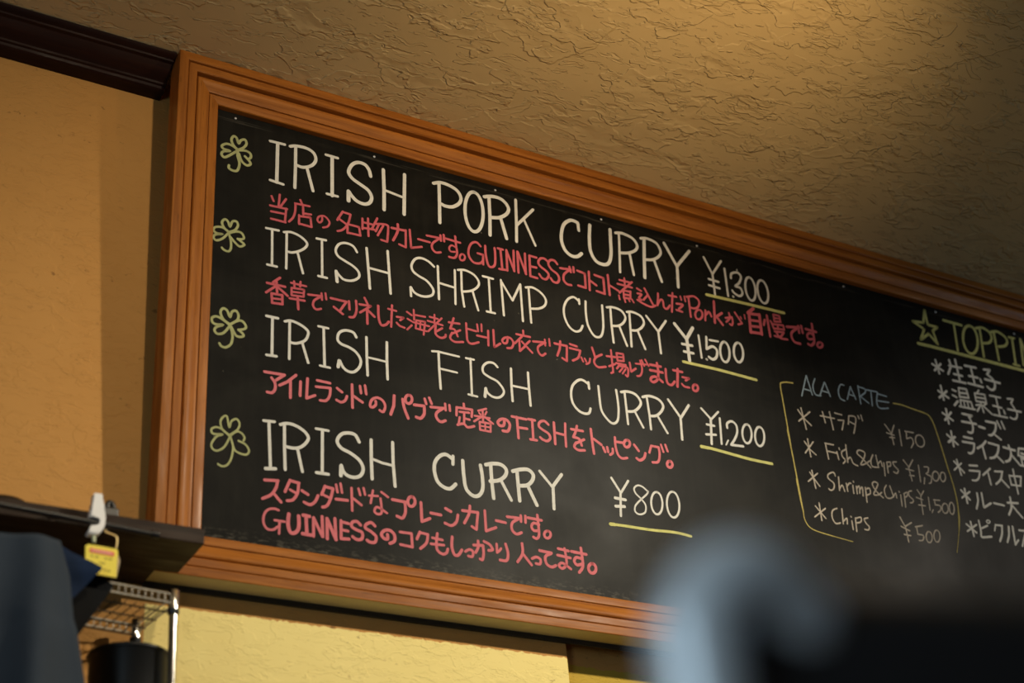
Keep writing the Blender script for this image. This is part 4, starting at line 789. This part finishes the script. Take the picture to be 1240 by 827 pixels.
for x0, x1, z in ((-.0150, -.0120, .0035), (-.0095, -.0040, .0030), (.0040, .0075, .0025), (.0095, .0150, .0030), (-.004, .006, -.0045), (-.0100, -.0050, -.0130), (.0035, .0070, -.0135), (.0085, .0135, -.0140)):
    box(bm, (x0, -.0024, z), (x1, -.0019, z+.0009)); box(bm, ((x0+x1)/2, -.0024, z-.0012), ((x0+x1)/2+.0008, -.0019, z+.0018))
link('dark_print', bm, plain('dark_print', (.30, .22, .02), .6), lab)

# hanging cloths
def cloth(name, label, cat, poly_l, poly_r, z_top, z_bot, y0, mat, fold, nx=40, nz=50, thick=.0025):
    bm = bmesh.new(); vv = []
    for j in range(nz+1):
        s = j/nz; row = []
        xl = poly_l(s); xr = poly_r(s)
        for i in range(nx+1):
            u = i/nx; x = xl+(xr-xl)*u
            z = z_top(u)+(z_bot(u)-z_top(u))*s
            row.append(bm.verts.new((x, y0+fold(u, s), z)))
        vv.append(row)
    for j in range(nz):
        for i in range(nx): bm.faces.new((vv[j][i], vv[j][i+1], vv[j+1][i+1], vv[j+1][i]))
    o = link(name, bm, mat, None, True)
    md = o.modifiers.new('t', 'SOLIDIFY'); md.thickness = thick
    return tag(o, label, cat)
def lin(pts):
    def f(s):
        for (a, x), (b, y) in zip(pts, pts[1:]):
            if s <= b: return x+(y-x)*(s-a)/(b-a)
        return pts[-1][1]
    return f
def m_cloth(name, c):
    t = NT(name, .9, spec=.2); v = t.coord()
    w = t.noise(t.coord((900, 900, 900)), 1, 2)
    col = t.mix(t.noise(v, 14, 4), tuple(x*.8 for x in c), tuple(x*1.15 for x in c))
    return t.out(col, None, t.bump(w, .4, .0006))
bm0 = None
cloth('apron', 'grey blue cloth apron hanging under the shelf at the left edge', 'apron',
      lin([(0, -.66), (1, -.68)]), lin([(0, -.268), (.10, -.252), (.22, -.243), (.245, -.238), (.42, -.220), (1, -.150)]),
      lambda u: 2.018+.011*u, lambda u: 1.56, -.250, m_cloth('grey_blue_cotton', (.034, .045, .061)),
      lambda u, s: -.034*math.exp(-((u-.92+.22*s)/.06)**2)*(.3+s) - .016*math.exp(-((u-.74+.30*s)/.05)**2)*(.2+s) - .012*math.sin(u*23+s*2.0)*s + .012*max(0, u-.92)*12*(.4+.6*s), 60, 60)
cloth('navy_cloth', 'navy blue cloth corner pointing across the yellow packet beside the grey apron', 'cloth',
      lin([(0, -.285), (1, -.29)]), lin([(0, -.258), (.13, -.243), (.40, -.203), (.46, -.204), (.80, -.224), (1, -.236)]),
      lambda u: 2.043, lambda u: 1.970, -.206, m_cloth('navy_cotton', (.012, .026, .066)),
      lambda u, s: -.012*u*math.exp(-((s-.42)/.25)**2), 30, 60, .002)
cloth('black_cloth', 'black cloth hanging behind the yellow packet with a slanting right edge', 'cloth',
      lin([(0, -.252), (1, -.262)]), lin([(0, -.222), (.10, -.200), (.20, -.175), (.24, -.178), (.66, -.220), (1, -.250)]),
      lambda u: 2.040, lambda u: 1.872, -.183, m_cloth('black_cotton', (.0055, .0055, .006)),
      lambda u, s: .001*math.sin(u*7+s*4), 20, 60, .002)

# small things lying on the shelf
cl = thing('binder_clamp', 'small black clamp sticking up on the shelf beside the white clip', 'clamp', (-.1745, -.14, SZ))
bm = bmesh.new(); box(bm, (-.011, -.010, 0), (.012, .010, .020), .003); link('body', bm, M['black_plastic'], cl)
bm = bmesh.new(); tube(bm, smooth_path([(.004, 0, .016), (.006, 0, .024), (.003, 0, .0305), (-.002, 0, .029), (-.003, 0, .020)], 4), .0038, 10); link('lever', bm, M['black_plastic'], cl, True)
bw = thing('shallow_bowl', 'dark shallow bowl lying face down on the shelf at the left edge', 'bowl', (-.315, -.103, SZ))
bm = bmesh.new(); lathe(bm, [(.044, 0), (.046, .004), (.044, .012), (.036, .019), (.024, .0225), (.012, .0238), (.002, .024)], 40); link('shell', bm, plain('dark_lacquer', (.014, .009, .007), .4), bw, True, None, 50)

# chrome wire rack with a black wok on it
RKZ = 1.993
rk = thing('wire_rack', 'chrome wire shelving rack standing under the dark shelf', 'rack', (-.081, -.152, 0), (0, 0, math.radians(7)))
RW, RD = .40, .118
for x, y in ((0, 0), (0, RD), (-RW, 0), (-RW, RD)):
    bm = bmesh.new(); tube(bm, [(x, y, .008), (x, y, RKZ-.004)], .0056, 16)
    for k in range(60): tube(bm, [(x, y, .08+k*.032-.0006), (x, y, .08+k*.032+.0006)], .00585, 16)
    ps = link('post', bm, M['chrome'], rk, True, None, 40)
    bm = bmesh.new(); tube(bm, [(x, y, RKZ+.003), (x, y, RKZ+.0295), (x, y, RKZ+.031)], [.0074, .0074, .0062], 20); link('sleeve', bm, M['chrome'], ps, True, None, 40)
    bm = bmesh.new(); tube(bm, [(x, y, RKZ-.005), (x, y, RKZ-.003), (x, y, RKZ+.0025), (x, y, RKZ+.003)], [.0068, .0082, .0082, .0074], 20); tag(link('collar', bm, M['black_plastic'], ps, True, None, 40), 'black plastic collar')
    bm = bmesh.new(); tube(bm, [(x, y, 0), (x, y, .008)], .009, 16); link('foot', bm, M['black_plastic'], ps, True, None, 40)
sh2 = None
bm = bmesh.new()
for z in (RKZ+.024, RKZ+.0115):
    for y in (-.002, RD+.002): tube(bm, [(-RW+.006, y, z), (-.006, y, z)], .0013, 8)
    for x in (-RW-.002, .002): tube(bm, [(x, .006, z), (x, RD-.006, z)], .0013, 8)
for k in range(39):
    x = -.014-k*.0098
    for y in (-.002, RD+.002): tube(bm, [(x, y, RKZ+.024), (x, y, RKZ+.0115)], .0008, 6)
link('ladder_rim', bm, plain('zinc_wire', (.62, .56, .46), .4, .5, var=.04), rk, True)
bm = bmesh.new()
for y in (.012, .045, .078, .108): tube(bm, [(-RW+.004, y, RKZ+.003), (-.004, y, RKZ+.003)], .0013, 8)
for k in range(27): tube(bm, [(-.010-k*.0145, .004, RKZ+.005), (-.010-k*.0145, RD-.004, RKZ+.005)], .0008, 6)
link('wire_deck', bm, plain('dull_wire', (.05, .035, .022), .5, .3), rk, True)
bm = bmesh.new()
for k in range(27): tube(bm, [(-.010-k*.0145, .004, 1.806), (-.010-k*.0145, RD-.004, 1.806)], .0008, 6)
for y in (-.002, .04, .08, RD+.002): tube(bm, [(-RW+.004, y, 1.804), (-.004, y, 1.804)], .0013, 8)
link('wire_deck', bm, M['chrome'], rk, True)
wk = thing('stock_pot', 'round black enamel pot standing in the wire rack behind the chrome post', 'pot', (-.122, -.092, 1.8075), (0, 0, math.radians(8)))
enamel = plain('black_enamel', (.006, .006, .006), .45, spec=.3)
bm = bmesh.new(); lathe(bm, [(.046, 0), (.052, .004), (.0535, .02), (.0535, .130), (.0560, .1325), (.0570, .135), (.0560, .1375), (.053, .1375), (.052, .130), (.052, .012), (.004, .010)], 48); link('body', bm, enamel, wk, True, None, 50)

# ------------------------------------------------------------------ tall chair close to the camera
st = thing('bar_chair', 'out of focus high backed chair with pale steel tube and black padded back', 'chair', (-0.52164, -1.85492, 0.0), (0, 0, math.radians(-14)))
steel = plain('pale_grey_enamel', (.62, .66, .69), .35, .25, var=.03)
vinyl = plain('black_vinyl', (.010, .010, .011), .32, 0, .5, .15, 900)
TR, BW, TOP = .0122, .36, 1.2863
bm = bmesh.new(); tube(bm, smooth_path([(0, 0, 0), (0, 0, .4), (0, 0, .8), (0, 0, TOP-.060), (0, 0, TOP-.034), (.003, 0, TOP-.018), (.011, 0, TOP-.008), (.021, .001, TOP-.006), (.031, .006, TOP-.010), (.039, .013, TOP-.017), (.044, .022, TOP-.024)], 6), TR, 18); link('leg', bm, steel, st, True, None, 60)
bm = bmesh.new(); tube(bm, smooth_path([(BW, 0, 0), (BW, 0, .4), (BW, 0, .8), (BW, 0, TOP-.060), (BW, 0, TOP-.034), (BW-.003, 0, TOP-.018), (BW-.011, 0, TOP-.008), (BW-.021, .001, TOP-.006), (BW-.031, .006, TOP-.010), (BW-.039, .013, TOP-.017), (BW-.044, .022, TOP-.024)], 6), TR, 18); link('leg', bm, steel, st, True, None, 60)
for x in (.0, BW):
    bm = bmesh.new(); tube(bm, [(x, -.36, 0), (x, -.36, .74)], TR, 16); link('leg', bm, steel, st, True, None, 60)
bm = bmesh.new(); box(bm, (.004, .0035, .84), (BW-.004, .034, TOP-.003), .015); link('backrest', bm, vinyl, st, True, None, 60)
bm = bmesh.new(); box(bm, (-.012, -.38, .735), (BW+.012, -.014, .79), .016); link('seat', bm, vinyl, st, True, None, 60)
for z in (.28,):
    bm = bmesh.new(); tube(bm, [(0, -.36, z), (0, 0, z)], .007, 12); link('stretcher', bm, steel, st, True, None, 60)
    bm = bmesh.new(); tube(bm, [(BW, -.36, z), (BW, 0, z)], .007, 12); link('stretcher', bm, steel, st, True, None, 60)
    bm = bmesh.new(); tube(bm, [(0, -.36, z), (BW, -.36, z)], .007, 12); link('footrest', bm, steel, st, True, None, 60)
